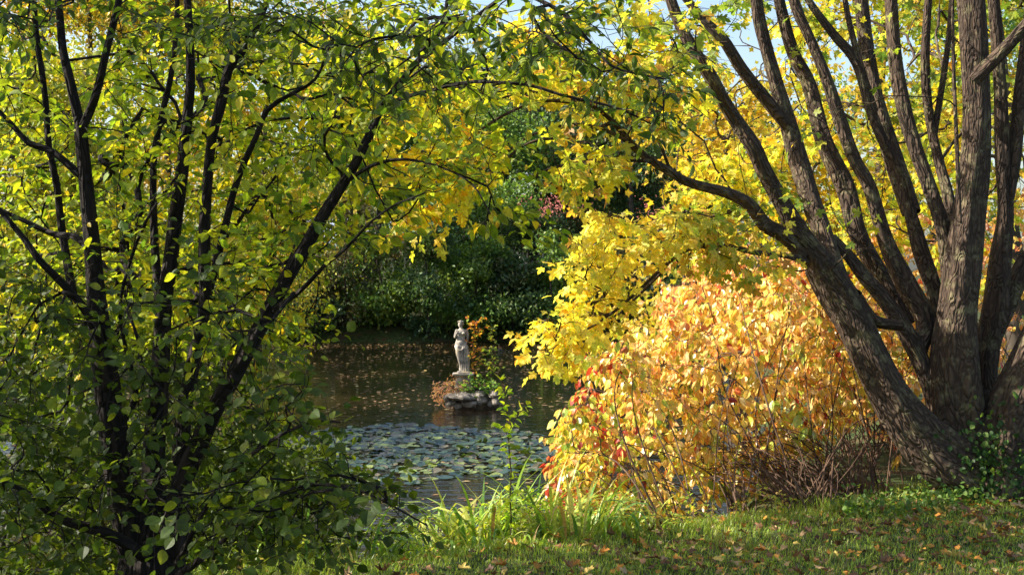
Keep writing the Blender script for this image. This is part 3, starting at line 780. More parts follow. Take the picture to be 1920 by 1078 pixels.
# ------------------------------------------------------------------ dogwood shrubs
def shrub(name, label, top, bot, x0, x1, Y0, Y1, n, nb, bases, pals, size=0.065, hang=1.15, canes=260):
    """top / bot: photo outline rows (px, py) of the leafy mass"""
    root = empty(name, (bases[0][0], bases[0][1], H(*bases[0])), label, "shrub")
    T = Tree(60000)
    def fill(n, f0, f1, leafy):
        x = RNG.uniform(x0, x1, n); Y = Y0 + (Y1 - Y0) * RNG.random(n) ** 1.2
        tp = np.interp(x, [a[0] for a in top], [a[1] for a in top]); bt = np.interp(x, [a[0] for a in bot], [a[1] for a in bot])
        f = RNG.uniform(f0, f1, n)
        tp = tp + 44 * np.sin(x / 31.) * np.sin(x / 13. + Y * 3) - 34 * (RNG.random(n) < .10)
        y = tp + (bt - tp) * f + (Y - Y0) / (Y1 - Y0) * -10
        p = np.stack([(x - 960) / F * Y, Y, CAMZ - (y - HY) / F * Y], 1)
        gz = height(p[:, 0], p[:, 1])
        ok = (p[:, 2] > gz + 0.12) & (wave(p[:, 0] * 3 + p[:, 1], p[:, 2] * 4 - p[:, 1] * .6, 1, 2.) < .42) & ~((x > 1540) & (Y < 10.15)) & ~((x > 1230) & (Y < Y0 + .55))
        return p[ok]
    for bx, by in bases:
        z = H(bx, by); a = RNG.uniform(-.25, .25, 2)
        T.pos[T.n] = (bx, by, z - .03); T.dir[T.n] = norm([a[0], a[1], 1]); T.par[T.n] = -1; T.n += 1
    # arching canes first, then twigs between them
    bs = np.array([(bx, by, H(bx, by)) for bx, by in bases])
    tg = fill(canes, 0.05, 0.75, False)
    for t_ in tg:
        d_ = np.linalg.norm(bs - t_, axis=1) + RNG.uniform(0, .9, len(bs))
        b0 = bs[int(np.argmin(d_))] + np.array([RNG.normal() * .08, RNG.normal() * .08, -.05])
        mid_ = (b0 * .55 + t_ * .45) + np.array([RNG.normal() * .08, RNG.normal() * .08, np.linalg.norm(t_ - b0) * RNG.uniform(.02, .25)])
        r0 = RNG.uniform(.003, .008)
        T.stem3([[*b0, r0], [*mid_, r0 * .75], [*t_, r0 * .4]], .12, .008)
    T.grow(fill(nb, 0.25, 1.1, False), step=0.12, cosw=0.15, wob=0.05, leafy=False, lift=0.3)
    T.grow(fill(n, 0.0, 1.0, True), step=0.12, cosw=0.4, wob=0.04, leafy=True, lift=0.9, sag=0.1)
    g = G(); T.wood(g, tip=0.0022, ex=0.33, stem_sides=6, rough=0, maxr=0.014)
    S, E = T.twigs(last=0.4, gap=0.09, length=(0.06, 0.15), droop=0.15)
    prisms(g, S, E, 0.0016, 0.0009)
    pos, yd, nr, sz = leaves_on(S, E, 5, size, droop=hang, rnd=0.9, up=0.6, spread=0.7, svar=0.3, pet=0.012)
    x, y = to_px(pos); ok = ~((x > 1550) & (pos[:, 1] < 10.05) & (x < 1930)); pos, yd, nr, sz, x, y = pos[ok], yd[ok], nr[ok], sz[ok], x[ok], y[ok]
    g2 = G()
    col = pals(pos, x, y)
    leaves(g2, TP_OV, pos, yd, nr, sz, col, curl=0.9)
    loc = np.array(root.location)
    g.build("branches", M_TWIG, root, smooth=True, origin=loc)
    g2.build("foliage", M_LEAF_SHRUB, root, origin=loc)
    print(name, "leaf tris", sum(len(a) for a in g2.t))
    return root


S_GOLD = [(6, (.82, .58, .14)), (4, (.84, .64, .28)), (3, (.76, .40, .14)), (3, (.76, .62, .12)), (1.2, (.40, .46, .08)), (.6, (.60, .18, .06)), (.25, (.32, .03, .02))]
S_GREEN = [(4, (.52, .56, .06)), (3, (.76, .60, .08)), (2, (.28, .40, .05)), (2, (.78, .48, .08)), (.6, (.7, .3, .06))]
S_RED = [(4, (.50, .06, .03)), (3, (.62, .16, .05)), (2, (.42, .42, .05)), (2, (.30, .40, .06)), (1, (.62, .34, .06))]
S_PINK = [(4, (.80, .44, .16)), (3, (.80, .34, .16)), (4, (.80, .56, .14)), (.6, (.55, .12, .06))]


def pal_main(pos, x, y):
    n = len(pos)
    c = palette(n, S_GOLD)
    leftness = np.clip((1230 - x) / 160, 0, 1); low = np.clip((y - 720) / 200, 0, 1)
    k = RNG.random(n) < np.clip(.15 + .5 * leftness + .45 * low, 0, .8)
    c[k] = palette(int(k.sum()), S_GREEN)
    edge = np.clip((1130 - x) / 60, 0, 1)
    cl = wave(pos[:, 0] * 4, pos[:, 2] * 4, 1.0, 3.0) > -0.1
    k = (RNG.random(n) < .3 + edge * .6) & cl & (x < 1175)
    c[k] = palette(int(k.sum()), S_RED)
    k = (RNG.random(n) < .5) & (y < 560 + (x - 1400) * .1) & (x > 1250) & (wave(pos[:, 0] * 3, pos[:, 2] * 3) > 0)
    c[k] = palette(int(k.sum()), S_PINK)
    return c


def pal_back(pos, x, y):
    n = len(pos); c = palette(n, S_PINK)
    k = RNG.random(n) < .5; c[k] = palette(int(k.sum()), S_GOLD)
    return c


def edge_pt(x, d):
    """a ground point with world x, d metres beyond the lawn edge"""
    y = EP[1] + (d + (x - EP[0]) * -EN[0]) / EN[1]
    return (x, y)


bases = [edge_pt(x, d) for x in np.linspace(0.95, 2.75, 9) for d in (0.35, 0.9, 1.6)]
bases = [(a + RNG.uniform(-.1, .1), b + RNG.uniform(-.1, .1)) for a, b in bases]
shrub("dogwood_shrub", "broad shrub of drooping yellow and orange leaves left of the maple trunk",
      [(1040, 850), (1070, 770), (1110, 700), (1160, 650), (1220, 610), (1300, 560), (1400, 540), (1500, 530), (1600, 560), (1700, 590), (1760, 640)],
      [(1040, 940), (1100, 975), (1200, 975), (1300, 940), (1400, 900), (1500, 850), (1600, 790), (1700, 720), (1760, 700)],
      1040, 1740, 9.3, 11.8, 2500, 300, bases, pal_main, canes=150)
bases = [edge_pt(x, d) for x in np.linspace(2.9, 5.2, 7) for d in (0.9, 1.5, 2.1)]
shrub("dogwood_shrub", "tall shrub of peach and orange leaves rising behind the maple stems",
      [(1200, 560), (1300, 500), (1400, 470), (1500, 460), (1600, 440), (1700, 420), (1800, 410), (1950, 400)],
      [(1200, 620), (1400, 660), (1600, 800), (1700, 860), (1800, 880), (1950, 890)], 1240, 1960, 11.2, 13.4, 1500, 130, bases, pal_back, canes=160)
# a few drooping low sprays in front of the bare stems
bases = [edge_pt(1.55, .45), edge_pt(2.0, .5), edge_pt(2.4, .5)]
shrub("dogwood_shrub", "low open shrub with few large yellow leaves hanging over bare brown twigs",
      [(1300, 840), (1450, 800), (1700, 760)], [(1300, 960), (1450, 930), (1700, 880)], 1310, 1700, 9.3, 10.4, 120, 700, bases, lambda p_, x, y: palette(len(p_), S_GREEN + [(6, (.7, .42, .1))]), 0.085, 1.6, canes=330)

# ------------------------------------------------------------------ trees round the pond
def far_tree(name, label, x, y, h, cr, pal, n=7000, leaf=0.12, nt=120, group=None, bark=M_BARK_FAR, low=0.15, trunk_r=0.14, clump=0.42, seed=None, tp=TP_S, mat=None, cat="tree"):
    z0 = H(x, y)
    root = empty(name, (x, y, z0), label, cat, group)
    T = Tree(12000)
    lean = RNG.uniform(-.25, .25, 2)
    top = np.array([x + lean[0] * 2, y + lean[1] * 2, z0 + h * .85])
    T.stem3([[x, y, z0 - .1, trunk_r * 1.3], [x + .05, y, z0 + h * .12, trunk_r], [x + lean[0], y + lean[1], z0 + h * .5, trunk_r * .6], [*top, trunk_r * .15]], .3, .02)
    # crown lobes
    nl = 9
    cen = []
    for k in range(nl):
        a = k * 2.4 + RNG.uniform(0, 1); f = RNG.uniform(low, .92)
        rr = cr * (math.sin(min(1, max(.12, (f - low * .5))) * math.pi * .92) ** .5) * RNG.uniform(.45, .75)
        cen.append((x + rr * math.cos(a), y + rr * math.sin(a), z0 + h * f, cr * RNG.uniform(.32, .5)))
    cen.append((top[0], top[1], z0 + h * .88, cr * .4))
    cen = np.array(cen)
    idx = RNG.integers(0, len(cen), nt)
    v = norm(RNG.normal(size=(nt, 3))) * (RNG.random((nt, 1)) ** .45)
    t = cen[idx, :3] + v * cen[idx, 3:4] * np.array([1, 1, .75])
    t = t[t[:, 2] > z0 + .25]
    T.grow(t, step=.3, cosw=.6, wob=.06, lift=.3)
    g = G(); T.wood(g, tip=.008, ex=.42, stem_sides=9, rough=.08, maxr=.09)
    g2 = G()
    ends = np.array([T.pos[ids[-1]] for ids, _ in T.chains])
    k = n // len(ends)
    c = np.repeat(ends, k, 0) + RNG.normal(size=(len(ends) * k, 3)) * clump * np.array([1, 1, .6]) * np.repeat(RNG.uniform(.6, 1.2, (len(ends), 1)), k, 0)
    tint = np.repeat(palette(len(ends), pal, .2), k, 0)
    col = palette(len(c), pal, .25) * .5 + tint * .5
    yd = norm(RNG.normal(size=c.shape) + np.array([0, 0, -.4])); nr = norm(RNG.normal(size=c.shape) * .8 + np.array([0, 0, 1.]))
    leaves(g2, tp, c, yd, nr, leaf * RNG.uniform(.6, 1.3, len(c)), col)
    loc = np.array(root.location)
    g.build("trunk", bark, root, smooth=True, origin=loc)
    g2.build("crown", mat or M_LEAF_FAR, root, origin=loc)
    return root


D_GREEN = [(5, (.05, .10, .045)), (3, (.08, .15, .045)), (2, (.15, .23, .05)), (1, (.16, .13, .05))]  # dark distant greens with a bluish haze mixed into the leaf colour
M_GREEN = [(4, (.11, .22, .045)), (3, (.20, .31, .05)), (2, (.05, .10, .02)), (1, (.34, .38, .05))]
YG = [(4, (.31, .35, .035)), (3, (.48, .44, .04)), (4, (.16, .22, .03)), (2, (.62, .46, .04))]
GOLD = [(5, (.60, .40, .03)), (3, (.52, .30, .03)), (2, (.40, .38, .04)), (2, (.24, .28, .03))]
BROWN = [(4, (.09, .085, .035)), (3, (.14, .10, .04)), (3, (.06, .09, .03)), (1, (.22, .13, .05))]
GT = "trees and bushes round the pond"


def at(px, Y): return (px - 960) / F * Y


spec = [
    # px, Y, height, crown radius, palette, leaves, label
    (560, 50.5, 9.5, 2.8, D_GREEN, 14000, "dark green tree on the far bank seen through the left tree"),
    (700, 52, 8.6, 2.6, M_GREEN, 15000, "mid green tree on the far bank left of the statue"),
    (800, 54, 10, 2.8, D_GREEN, 16000, "dark green tree on the far bank straight behind the statue"),
    (905, 51.5, 8.0, 2.6, M_GREEN, 15000, "green tree on the far bank just right of the statue"),
    (990, 55, 9.4, 2.7, D_GREEN, 16000, "tall dark tree on the far bank under the gap of sky"),
    (1095, 56, 8.4, 2.6, BROWN, 11000, "thin brownish tree in front of the red roofed house"),
    (1190, 53, 9.0, 2.7, D_GREEN, 15000, "tall blue green tree on the far bank behind the yellow spray"),
    (1290, 55, 9.0, 2.7, D_GREEN, 10000, "dark tree on the far bank behind the lichen covered branch"),
    (1420, 54, 8.6, 2.8, D_GREEN, 8000, "dark green tree on the far bank behind the leaning maple stem"),
    (1560, 55, 9.6, 3.0, M_GREEN, 7000, "green tree on the far bank behind the dark maple stems"),
    (1750, 54, 9.0, 3.0, M_GREEN, 7000, "green tree on the far bank right of all others"),
    (430, 52, 8.5, 3.0, M_GREEN, 8000, "mid green tree on the far bank far to the left"),
]
for px, Y, h, cr, pal, n, lab in spec:
    far_tree("tree", lab, at(px, Y), Y, h, cr, pal, n, .16, 130, GT, low=.05)
for px, Y, h, pal, lab in [(640, 62, 10.5, D_GREEN, "dark background tree high above the low pale roofed building"), (770, 60, 10.0, BROWN, "brownish background tree above the dark tree behind the statue"),
                           (880, 61, 11.0, D_GREEN, "dark background tree right behind the green one beside the statue"), (1000, 63, 11.5, D_GREEN, "tallest dark background tree left of the red roof"),
                           (1120, 60, 8.2, D_GREEN, "dark tree growing right in front of the red roof"), (1240, 62, 9.6, D_GREEN, "blue green background tree right of the red roof")]:
    far_tree("tree", lab, at(px, Y), Y, h, 3.2, pal, 15000, .2, 160, GT, low=.05, clump=.5)
# bushes leaning over the far water's edge
for k, (px, lab) in enumerate([(540, "leftmost dark bush at the far water edge"), (640, "dark bush at the far water edge behind the left tree's leaves"), (720, "sunlit bush at the far water edge left of the statue"),
                               (800, "dark bush at the far water edge beside the statue's head"), (880, "bright green bush at the far water edge right of the statue"),
                               (960, "dark bush overhanging the far water edge between statue and yellow spray"), (1040, "shaded bush at the far water edge behind the yellow maple spray"), (1130, "low dark bush at the far water edge behind the spray"),
                               (1240, "dark bush at the far water edge behind the orange shrub")]):
    Y = 48.2 + .3 * math.sin(k * 2.1)
    far_tree("bush", lab, at(px, Y), Y + .3 + (k % 3) * .5, [2.2, 4.4, 3.2, 4.9, 3.4, 2.6, 4.2, 3.0, 3.6][k], 1.5 + .5 * math.sin(k * 1.7), [D_GREEN, BROWN, M_GREEN, D_GREEN, M_GREEN, D_GREEN, M_GREEN, BROWN, D_GREEN][k], 7000, .15, 46, GT, low=.02, trunk_r=.05, clump=.30, cat="bush")
# left bank, sunlit
for px, Y, h, cr, pal, n, lab in [
    (40, 24, 6.2, 2.6, YG, 15000, "yellow green tree on the left bank behind the two leftmost stems"),
    (250, 32.5, 9.5, 2.8, YG, 15000, "yellow green tree on the left bank between two golden ones"),
    (420, 40, 10.5, 3.0, GOLD, 14000, "golden yellow tree on the left bank nearest the far corner"),
    (150, 30.5, 10.0, 2.8, GOLD, 15000, "golden tree on the left bank behind the leftmost stems"),
    (330, 36, 10, 3.0, YG, 15000, "golden yellow tree on the left bank halfway along the pond"),
    (480, 44, 11, 3.0, YG, 10000, "yellow green tree far along the left bank"),
    (-60, 21, 8.5, 2.6, YG, 10000, "pale green tree on the left bank cut by the picture edge"),
    (600, 56, 13, 3.2, GOLD, 9000, "tall golden tree behind the far bank left of the centre"),
]:
    far_tree("tree", lab, at(px, Y), Y, h, cr, pal, n, .13, 150, GT, low=.06)
for k, (x_, y_, lab) in enumerate([(-9.2, 15, "dark bush on the left bank nearest the camera"), (-9.4, 19, "dark bush on the left bank beside the nearest one"), (-9.6, 24, "green bush on the left bank below the pale tree"),
                                   (-9.5, 30, "green bush on the left bank below the golden tree"), (-9.8, 36, "dark bush on the left bank halfway along"), (-9.8, 42, "green bush on the left bank near the far corner")]):
    far_tree("bush", lab, x_, y_, 4.0, 2.0, [D_GREEN, M_GREEN, YG][k % 3], 7000, .10, 60, GT, low=.02, trunk_r=.05, clump=.34, cat="bush")
# unseen tree added beyond the left edge to shade the near foliage
far_tree("tree", "added unseen tree outside the left picture edge that shades the near foliage", -5.3, 5.3, 6.0, 2.5, L_DARK, 20000, .09, 170, None, low=.05)
for x_, y_, h_, cr_, lab in [(-3.1, 8.3, 1.9, 1.0, "dark leafy bush on the bank behind the leftmost dark stems"), (-2.2, 8.9, 1.5, .7, "small dark bush on the bank behind the fork of the dark stems"), (-1.45, 8.2, .95, .5, "lowest dark bush on the bank behind the low drooping branch")]:
    far_tree("bush", lab, x_, y_, h_, cr_, L_DARK, 5500, .05, 80, None, low=.0, trunk_r=.02, clump=.16, tp=TP_OV, mat=M_LEAF, cat="bush")
# golden trees behind the shrubs on the right
for px, Y, h, cr, pal, n, lab in [
    (1380, 19, 5.6, 1.9, GOLD, 5500, "golden maple standing behind the orange shrub left of the stems"),
    (1640, 20, 7.2, 2.4, GOLD, 6000, "golden maple standing directly behind the maple stems"),
    (1900, 18, 6.6, 2.2, YG, 6000, "golden maple at the right picture edge behind the stems"),
]:
    far_tree("tree", lab, at(px, Y), Y, h, cr, pal, n, .10, 130, GT, low=.25, tp=TP_MS, mat=M_LEAF_MAPLE)

for x_, y_, h_, pal, lab in [(12.5, 20, 8.0, YG, "yellow green tree on the right bank just outside the picture edge"), (10.5, 28, 9.0, M_GREEN, "green tree on the right bank farther back outside the picture edge"), (17, 26, 9.0, GOLD, "golden tree farthest to the right outside the picture edge")]:
    far_tree("tree", lab, x_, y_, h_, 2.8, pal, 8000, .15, 120, GT, low=.08)

# ------------------------------------------------------------------ house behind the trees
def box(g, a, b, col=None):
    x0, y0, z0 = a; x1, y1, z1 = b
    v = [(x0, y0, z0), (x1, y0, z0), (x1, y1, z0), (x0, y1, z0), (x0, y0, z1), (x1, y0, z1), (x1, y1, z1), (x0, y1, z1)]
    g.add(v, q=[(0, 3, 2, 1), (4, 5, 6, 7), (0, 1, 5, 4), (1, 2, 6, 5), (2, 3, 7, 6), (3, 0, 4, 7)], col=col)


M_WALL = noise_material("render_wall", (.45, .42, .38), (.6, .57, .52), 3, .9)
m, nt, N, L, out = new_mat("roof_tile")
tc = N.new("ShaderNodeTexCoord"); br = N.new("ShaderNodeTexBrick")
br.inputs["Color1"].default_value = (.42, .10, .07, 1); br.inputs["Color2"].default_value = (.50, .16, .12, 1); br.inputs["Mortar"].default_value = (.10, .03, .03, 1)
br.inputs["Scale"].default_value = 3.0; br.inputs["Mortar Size"].default_value = .03
L.new(tc.outputs["Object"], br.inputs["Vector"])
p = N.new("ShaderNodeBsdfPrincipled"); p.inputs["Roughness"].default_value = .8; L.new(br.outputs[0], p.inputs["Base Color"]); L.new(p.outputs[0], out.inputs[0])
M_TILE = m
m, nt, N, L, out = new_mat("window_pane")
p = N.new("ShaderNodeBsdfPrincipled"); p.inputs["Roughness"].default_value = .05; p.inputs["Base Color"].default_value = (.03, .04, .05, 1); L.new(p.outputs[0], out.inputs[0]); M_PANE = m
m, nt, N, L, out = new_mat("white_paint")
p = N.new("ShaderNodeBsdfPrincipled"); p.inputs["Roughness"].default_value = .5; p.inputs["Base Color"].default_value = (.75, .75, .75, 1); L.new(p.outputs[0], out.inputs[0]); M_WHITE = m


def house(x, y, w, d, hw, hr, label, roofm, wins):
    z = H(x, y)
    r = empty("house", (x, y, z), label, "house")
    g = G(); box(g, (-w / 2, -d / 2, -.2), (w / 2, d / 2, hw)); 
    g.add([(-w / 2, -d / 2, hw), (-w / 2, d / 2, hw), (-w / 2, 0, hw + hr), (w / 2, -d / 2, hw), (w / 2, d / 2, hw), (w / 2, 0, hw + hr)], t=[(0, 2, 1), (3, 4, 5)])
    g.build("wall", M_WALL, r)
    g = G(); o = .35
    for s in (-1, 1):
        e = s * (d / 2 + o); ez = hw - o * hr / (d / 2)
        v = [(-w / 2 - o, e, ez + .02), (w / 2 + o, e, ez + .02), (w / 2 + o, 0, hr + hw + .02), (-w / 2 - o, 0, hr + hw + .02)]
        v2 = [(a, b, c + .12) for a, b, c in v]
        g.add(v + v2, q=[(0, 1, 2, 3), (4, 5, 6, 7), (0, 1, 5, 4), (1, 2, 6, 5), (3, 0, 4, 7)])
    rf = g.build("roof", roofm, r)
    g = G(); box(g, (w * .2, .3, hw + hr * .5), (w * .2 + .6, .9, hw + hr + .8)); g.build("chimney", M_WALL, rf)
    for wx, wz in wins:
        g = G()
        for a, b in (((wx - .6, wz - .65), (wx + .6, wz - .55)), ((wx - .6, wz + .55), (wx + .6, wz + .65)), ((wx - .6, wz - .55), (wx - .5, wz + .55)), ((wx + .5, wz - .55), (wx + .6, wz + .55)), ((wx - .04, wz - .55), (wx + .04, wz + .55))):
            box(g, (a[0], -d / 2 - .06, a[1]), (b[0], -d / 2 + .02, b[1]))
        f = g.build("window", M_WHITE, r)
        g = G(); box(g, (wx - .5, -d / 2 - .02, wz - .55), (wx + .5, -d / 2 + .01, wz + .55)); g.build("pane", M_PANE, f)


house(4.4, 72, 8, 7, 2.5, 2.4, "house with a red tiled roof glimpsed between the far trees", M_TILE, [(-2.9, 1.4), (-.9, 1.4), (1.1, 1.4), (3, 1.4)])
M_GREYROOF = noise_material("grey_roof", (.35, .42, .52), (.45, .52, .62), 4, .5)
house(-6.2, 68, 7, 5, 2.3, 1.3, "low building with a pale blue grey roof glimpsed left of the statue", M_GREYROOF, [(-2, 1.2), (1.2, 1.2)])

# ------------------------------------------------------------------ statue island
SY = 25.7


def sp(px, py, Y=SY): return P(px, py, Y)


g = G()   # soil mound
c = sp(885, 765)
th = np.linspace(0, 2 * math.pi, 33)[:-1]
rings = []
for r, z in ((1.0, -.35), (.98, .0), (.92, .10), (.80, .24), (.55, .31), (.25, .33), (.01, .34)):
    rings.append(np.stack([c[0] + .52 * r * np.cos(th) * (1 + .08 * np.sin(3 * th)), c[1] + .3 + .46 * r * np.sin(th), np.full(32, z) + .02 * np.sin(5 * th + r * 9)], 1))
V = np.vstack(rings); q = [(k * 32 + j, k * 32 + (j + 1) % 32, (k + 1) * 32 + (j + 1) % 32, (k + 1) * 32 + j) for k in range(6) for j in range(32)]
g.add(V, q=q)
tag(g.build("island_soil", M_SOIL, smooth=True), kind="structure")


def rock(cx, cy, cz, a, b, h, label, flat=1.0):
    g = G()
    n, mrows = 14, 9
    V = []
    s = RNG.uniform(0, 9, 6)
    for i in range(mrows + 1):
        phi = math.pi * i / mrows
        for j in range(n):
            t = 2 * math.pi * j / n
            d = np.array([math.sin(phi) * math.cos(t), math.sin(phi) * math.sin(t), math.cos(phi)])
            k = 1 + .10 * math.sin(9 * d[0] + 6 * d[1] + s[4]) + .2 * math.sin(3.1 * d[0] + s[0]) + .12 * math.sin(4.3 * d[1] + s[1]) + .10 * math.sin(5 * d[2] + s[2]) + .05 * math.sin(11 * d[0] + 7 * d[2] + s[3])
            e = d / (np.max(np.abs(d)) ** .45)
            V.append((e[0] * a * k, e[1] * b * k, e[2] * h * k))
    q = [(i * n + j, (i + 1) * n + j, (i + 1) * n + (j + 1) % n, i * n + (j + 1) % n) for i in range(mrows) for j in range(n)]
    g.add(V, q=q)
    o = g.build("rock", M_ROCK, smooth=False)
    o.location = (cx, cy, cz)
    o.rotation_euler = (RNG.uniform(-.15, .15), RNG.uniform(-.15, .15), RNG.uniform(-.3, .3))
    return tag(o, label, "rock", "rocks round the statue island")


rocks = [(862, 744, 24, 7.5, "widest flat rock of the island, under the pedestal"), (846, 756, 9, 6.5, "dark rock at the left end of the island's water line"), (858, 760, 10, 5, "small pale rock under the wide flat slab"),
         (880, 757, 15, 6, "long low rock at the water between flat slab and upright rock"), (903, 751, 10, 9, "upright pale block right of the long low rock"), (918, 757, 6, 5, "small rock right of the upright pale block"),
         (929, 752, 8.5, 7, "tilted pale rock near the island's right end"), (940, 756, 6, 6, "last rock at the right end of the island"), (893, 740, 14, 5, "dark flat rock under the green island plant"), (926, 740, 10, 6, "rock on the mound behind the tilted pale rock"),
         (840, 746, 8, 5, "rock half hidden by the pinkish dry plant")]
for k, (px, py, a, h, lab) in enumerate(rocks):
    u = SY / F
    w = sp(px, py, SY - .12 + .05 * (k % 3))
    rock(w[0], w[1], w[2], a * u, a * u * .8, h * u, lab)

# pedestal
u = SY / F
pc = sp(868, 735); px0, py0 = pc[0], SY + .22
ped = empty("pedestal", (px0, py0, .28), "square weathered stone pedestal under the statue on the rock island", "pedestal")


def sqloft(g, prof, cx, cy, bev=.12):
    """square section with small chamfers, prof = [(half width, z)]"""
    k = 8; V = []
    for hw, z in prof:
        b = hw * bev
        for dx, dy in ((-1, -1), (1, -1), (1, 1), (-1, 1)):
            if dx * dy > 0: pp = ((dx * hw, dy * (hw - b)), (dx * (hw - b), dy * hw))
            else: pp = ((dx * (hw - b), dy * hw), (dx * hw, dy * (hw - b)))
            for a in pp: V.append((cx + a[0], cy + a[1], z))
    n = len(prof)
    q = [(i * k + j, i * k + (j + 1) % k, (i + 1) * k + (j + 1) % k, (i + 1) * k + j) for i in range(n - 1) for j in range(k)]
    top = (n - 1) * k
    t = [(top, top + j, top + j + 1) for j in range(1, k - 1)]
    g.add(V, q=q, t=t)


zt = 2.6 - (701 - HY) * u
g = G(); sqloft(g, [(.155, .0), (.155, .10), (.135, .13), (.135, zt - .07 - .28)], 0, 0, .06); g.build("shaft", M_STONE, ped)
g = G(); sqloft(g, [(.13, zt - .28 - .0695), (.15, zt - .28 - .055), (.19, zt - .28 - .03), (.195, zt - .28 - .025), (.195, zt - .28)], 0, 0, .04); g.build("cap", M_STONE, ped)

# statue, modelled in photo-crop units then scaled: 1 unit = K metres
K = u / 4.49
SZ = zt


def sc(cx, cy, dy=0.0):   # crop coords -> local metres relative to pedestal axis
    return np.array(((cx - 468) * K, dy, (622 - cy) * K))


st = empty("statue", (px0, py0 - .01, SZ), "weathered pale stone statue of a standing draped woman on the island pedestal", "statue")
g = G()
sec = [(612, 470, 34, 26), (590, 470, 40, 30), (560, 473, 38, 28), (520, 473, 41, 29), (480, 469, 46, 31), (440, 459, 54, 34), (400, 452, 57, 36), (378, 449, 54, 35), (350, 447, 42, 29), (328, 446, 35, 25),
       (305, 449, 36, 26), (285, 452, 41, 29), (268, 454, 45, 27), (256, 453, 38, 22), (248, 450, 20, 16), (240, 448, 12, 12), (228, 446, 12, 12), (218, 445, 12, 12)]
V = []; n = 28
for cy, cx, hw, hd in sec:
    for j in range(n):
        t = 2 * math.pi * j / n
        V.append(sc(cx + hw * math.cos(t), cy, -hd * math.sin(t) * K))
q = [(i * n + j, i * n + (j + 1) % n, (i + 1) * n + (j + 1) % n, (i + 1) * n + j) for i in range(len(sec) - 1) for j in range(n)]
t = [(0, j + 1, j) for j in range(1, n - 1)] + [((len(sec) - 1) * n, (len(sec) - 1) * n + j, (len(sec) - 1) * n + j + 1) for j in range(1, n - 1)]
g.add(V, q=q, t=t)


def stube(rows, sides=10):
    pts = np.array([[*sc(a, b, d * K), r * K] for a, b, d, r in rows])
    c = catmull(pts, .008); tube(g, c[:, :3], c[:, 3], sides)
    e = c[0]; ball(e[:3], e[3], e[3], e[3])


def ball(c, a, b, d, n=10):
    V = []; 
    for i in range(n + 1):
        ph = math.pi * i / n
        for j in range(12):
            t = 2 * math.pi * j / 12
            V.append((c[0] + a * math.sin(ph) * math.cos(t), c[1] + b * math.sin(ph) * math.sin(t), c[2] + d * math.cos(ph)))
    g.add(V, q=[(i * 12 + j, (i + 1) * 12 + j, (i + 1) * 12 + (j + 1) % 12, i * 12 + (j + 1) % 12) for i in range(n) for j in range(12)])


def sball(cx, cy, dy, a, b, d): ball(sc(cx, cy, dy * K), a * K, b * K, d * K)


# head turned and tilted to her right, hair bound up
sball(441, 208, -3, 18, 20, 25); sball(446, 192, 2, 22, 23, 17); sball(428, 186, -6, 9, 12, 8); sball(461, 188, 0, 11, 13, 9); sball(444, 181, -4, 13, 13, 7); sball(462, 206, 8, 11, 14, 14)
sball(436, 212, -22, 3.5, 6, 6); sball(437, 222, -18, 5, 4, 2.6); sball(437, 229, -15, 6, 5, 4)      # nose, mouth, chin
sball(430, 205, -19, 4, 3, 2); sball(444, 205, -20, 4, 3, 2); sball(457, 213, -2, 3, 5, 6)            # brows, ear
sball(434, 286, -26, 15, 13, 14); sball(471, 287, -25, 15, 13, 14)
sball(449, 365, -28, 26, 10, 22)
sball(412, 262, 0, 14, 15, 13); sball(492, 264, 0, 15, 15, 14)
stube([(412, 262, 0, 12), (401, 290, -6, 11), (398, 318, -14, 10), (406, 300, -26, 8.5), (416, 278, -34, 7.5), (424, 268, -36, 7)])
stube([(494, 264, 0, 13), (503, 295, -2, 12), (505, 325, -8, 10.5), (497, 352, -16, 9.5), (484, 378, -26, 8), (477, 392, -30, 8)])
for k in range(4):   # fingers
    stube([(421 + k * 3, 268, -36, 3.2), (425 + k * 4, 262 - k, -38, 2.8), (430 + k * 4, 262, -37, 2.2)], 6)
    stube([(473 + k * 4, 392, -32, 3.2), (471 + k * 4, 402, -35, 2.9), (473 + k * 3, 411 - k, -36, 2.3)], 6)
stube([(418, 272, -38, 3), (418, 262, -40, 2.6), (421, 256, -40, 2.2)], 6)
stube([(470, 386, -33, 3.2), (464, 394, -36, 2.8), (463, 402, -37, 2.3)], 6)
# legs under the cloth and the folds
stube([(425, 400, -14, 26), (428, 450, -20, 24), (437, 500, -20, 19), (446, 545, -14, 15), (447, 590, -10, 12), (440, 606, -22, 10), (432, 612, -34, 8)])
stube([(485, 400, -8, 27), (488, 460, -14, 25), (488, 520, -12, 22), (486, 570, -10, 19), (484, 606, -12, 17)])
for rows in ([(485, 385, -28, 8), (497, 420, -30, 10), (505, 470, -26, 10), (508, 530, -20, 10), (506, 610, -16, 11)],
             [(470, 400, -36, 6), (460, 430, -38, 8), (462, 480, -36, 7), (470, 540, -30, 7), (472, 610, -24, 8)],
             [(480, 400, -36, 6), (482, 450, -40, 7), (486, 520, -34, 7), (490, 608, -28, 8)],
             [(398, 395, -10, 7), (420, 420, -36, 6), (450, 425, -42, 6), (480, 405, -36, 7)],
             [(402, 410, -8, 6), (430, 455, -36, 5), (462, 470, -40, 5)],
             [(500, 420, 0, 12), (512, 480, 0, 10), (513, 540, 0, 10), (508, 612, 0, 12)],
             [(460, 470, -36, 5), (455, 530, -30, 5), (458, 608, -22, 6)]):
    stube(rows, 8)
tmp = g.build("figure", M_STONE, None)
md = tmp.modifiers.new("r", 'REMESH'); md.mode = 'VOXEL'; md.voxel_size = .0052; md.use_smooth_shade = True
ms = tmp.modifiers.new("s", 'SMOOTH'); ms.iterations = 2; ms.factor = .5
dg = bpy.context.evaluated_depsgraph_get()
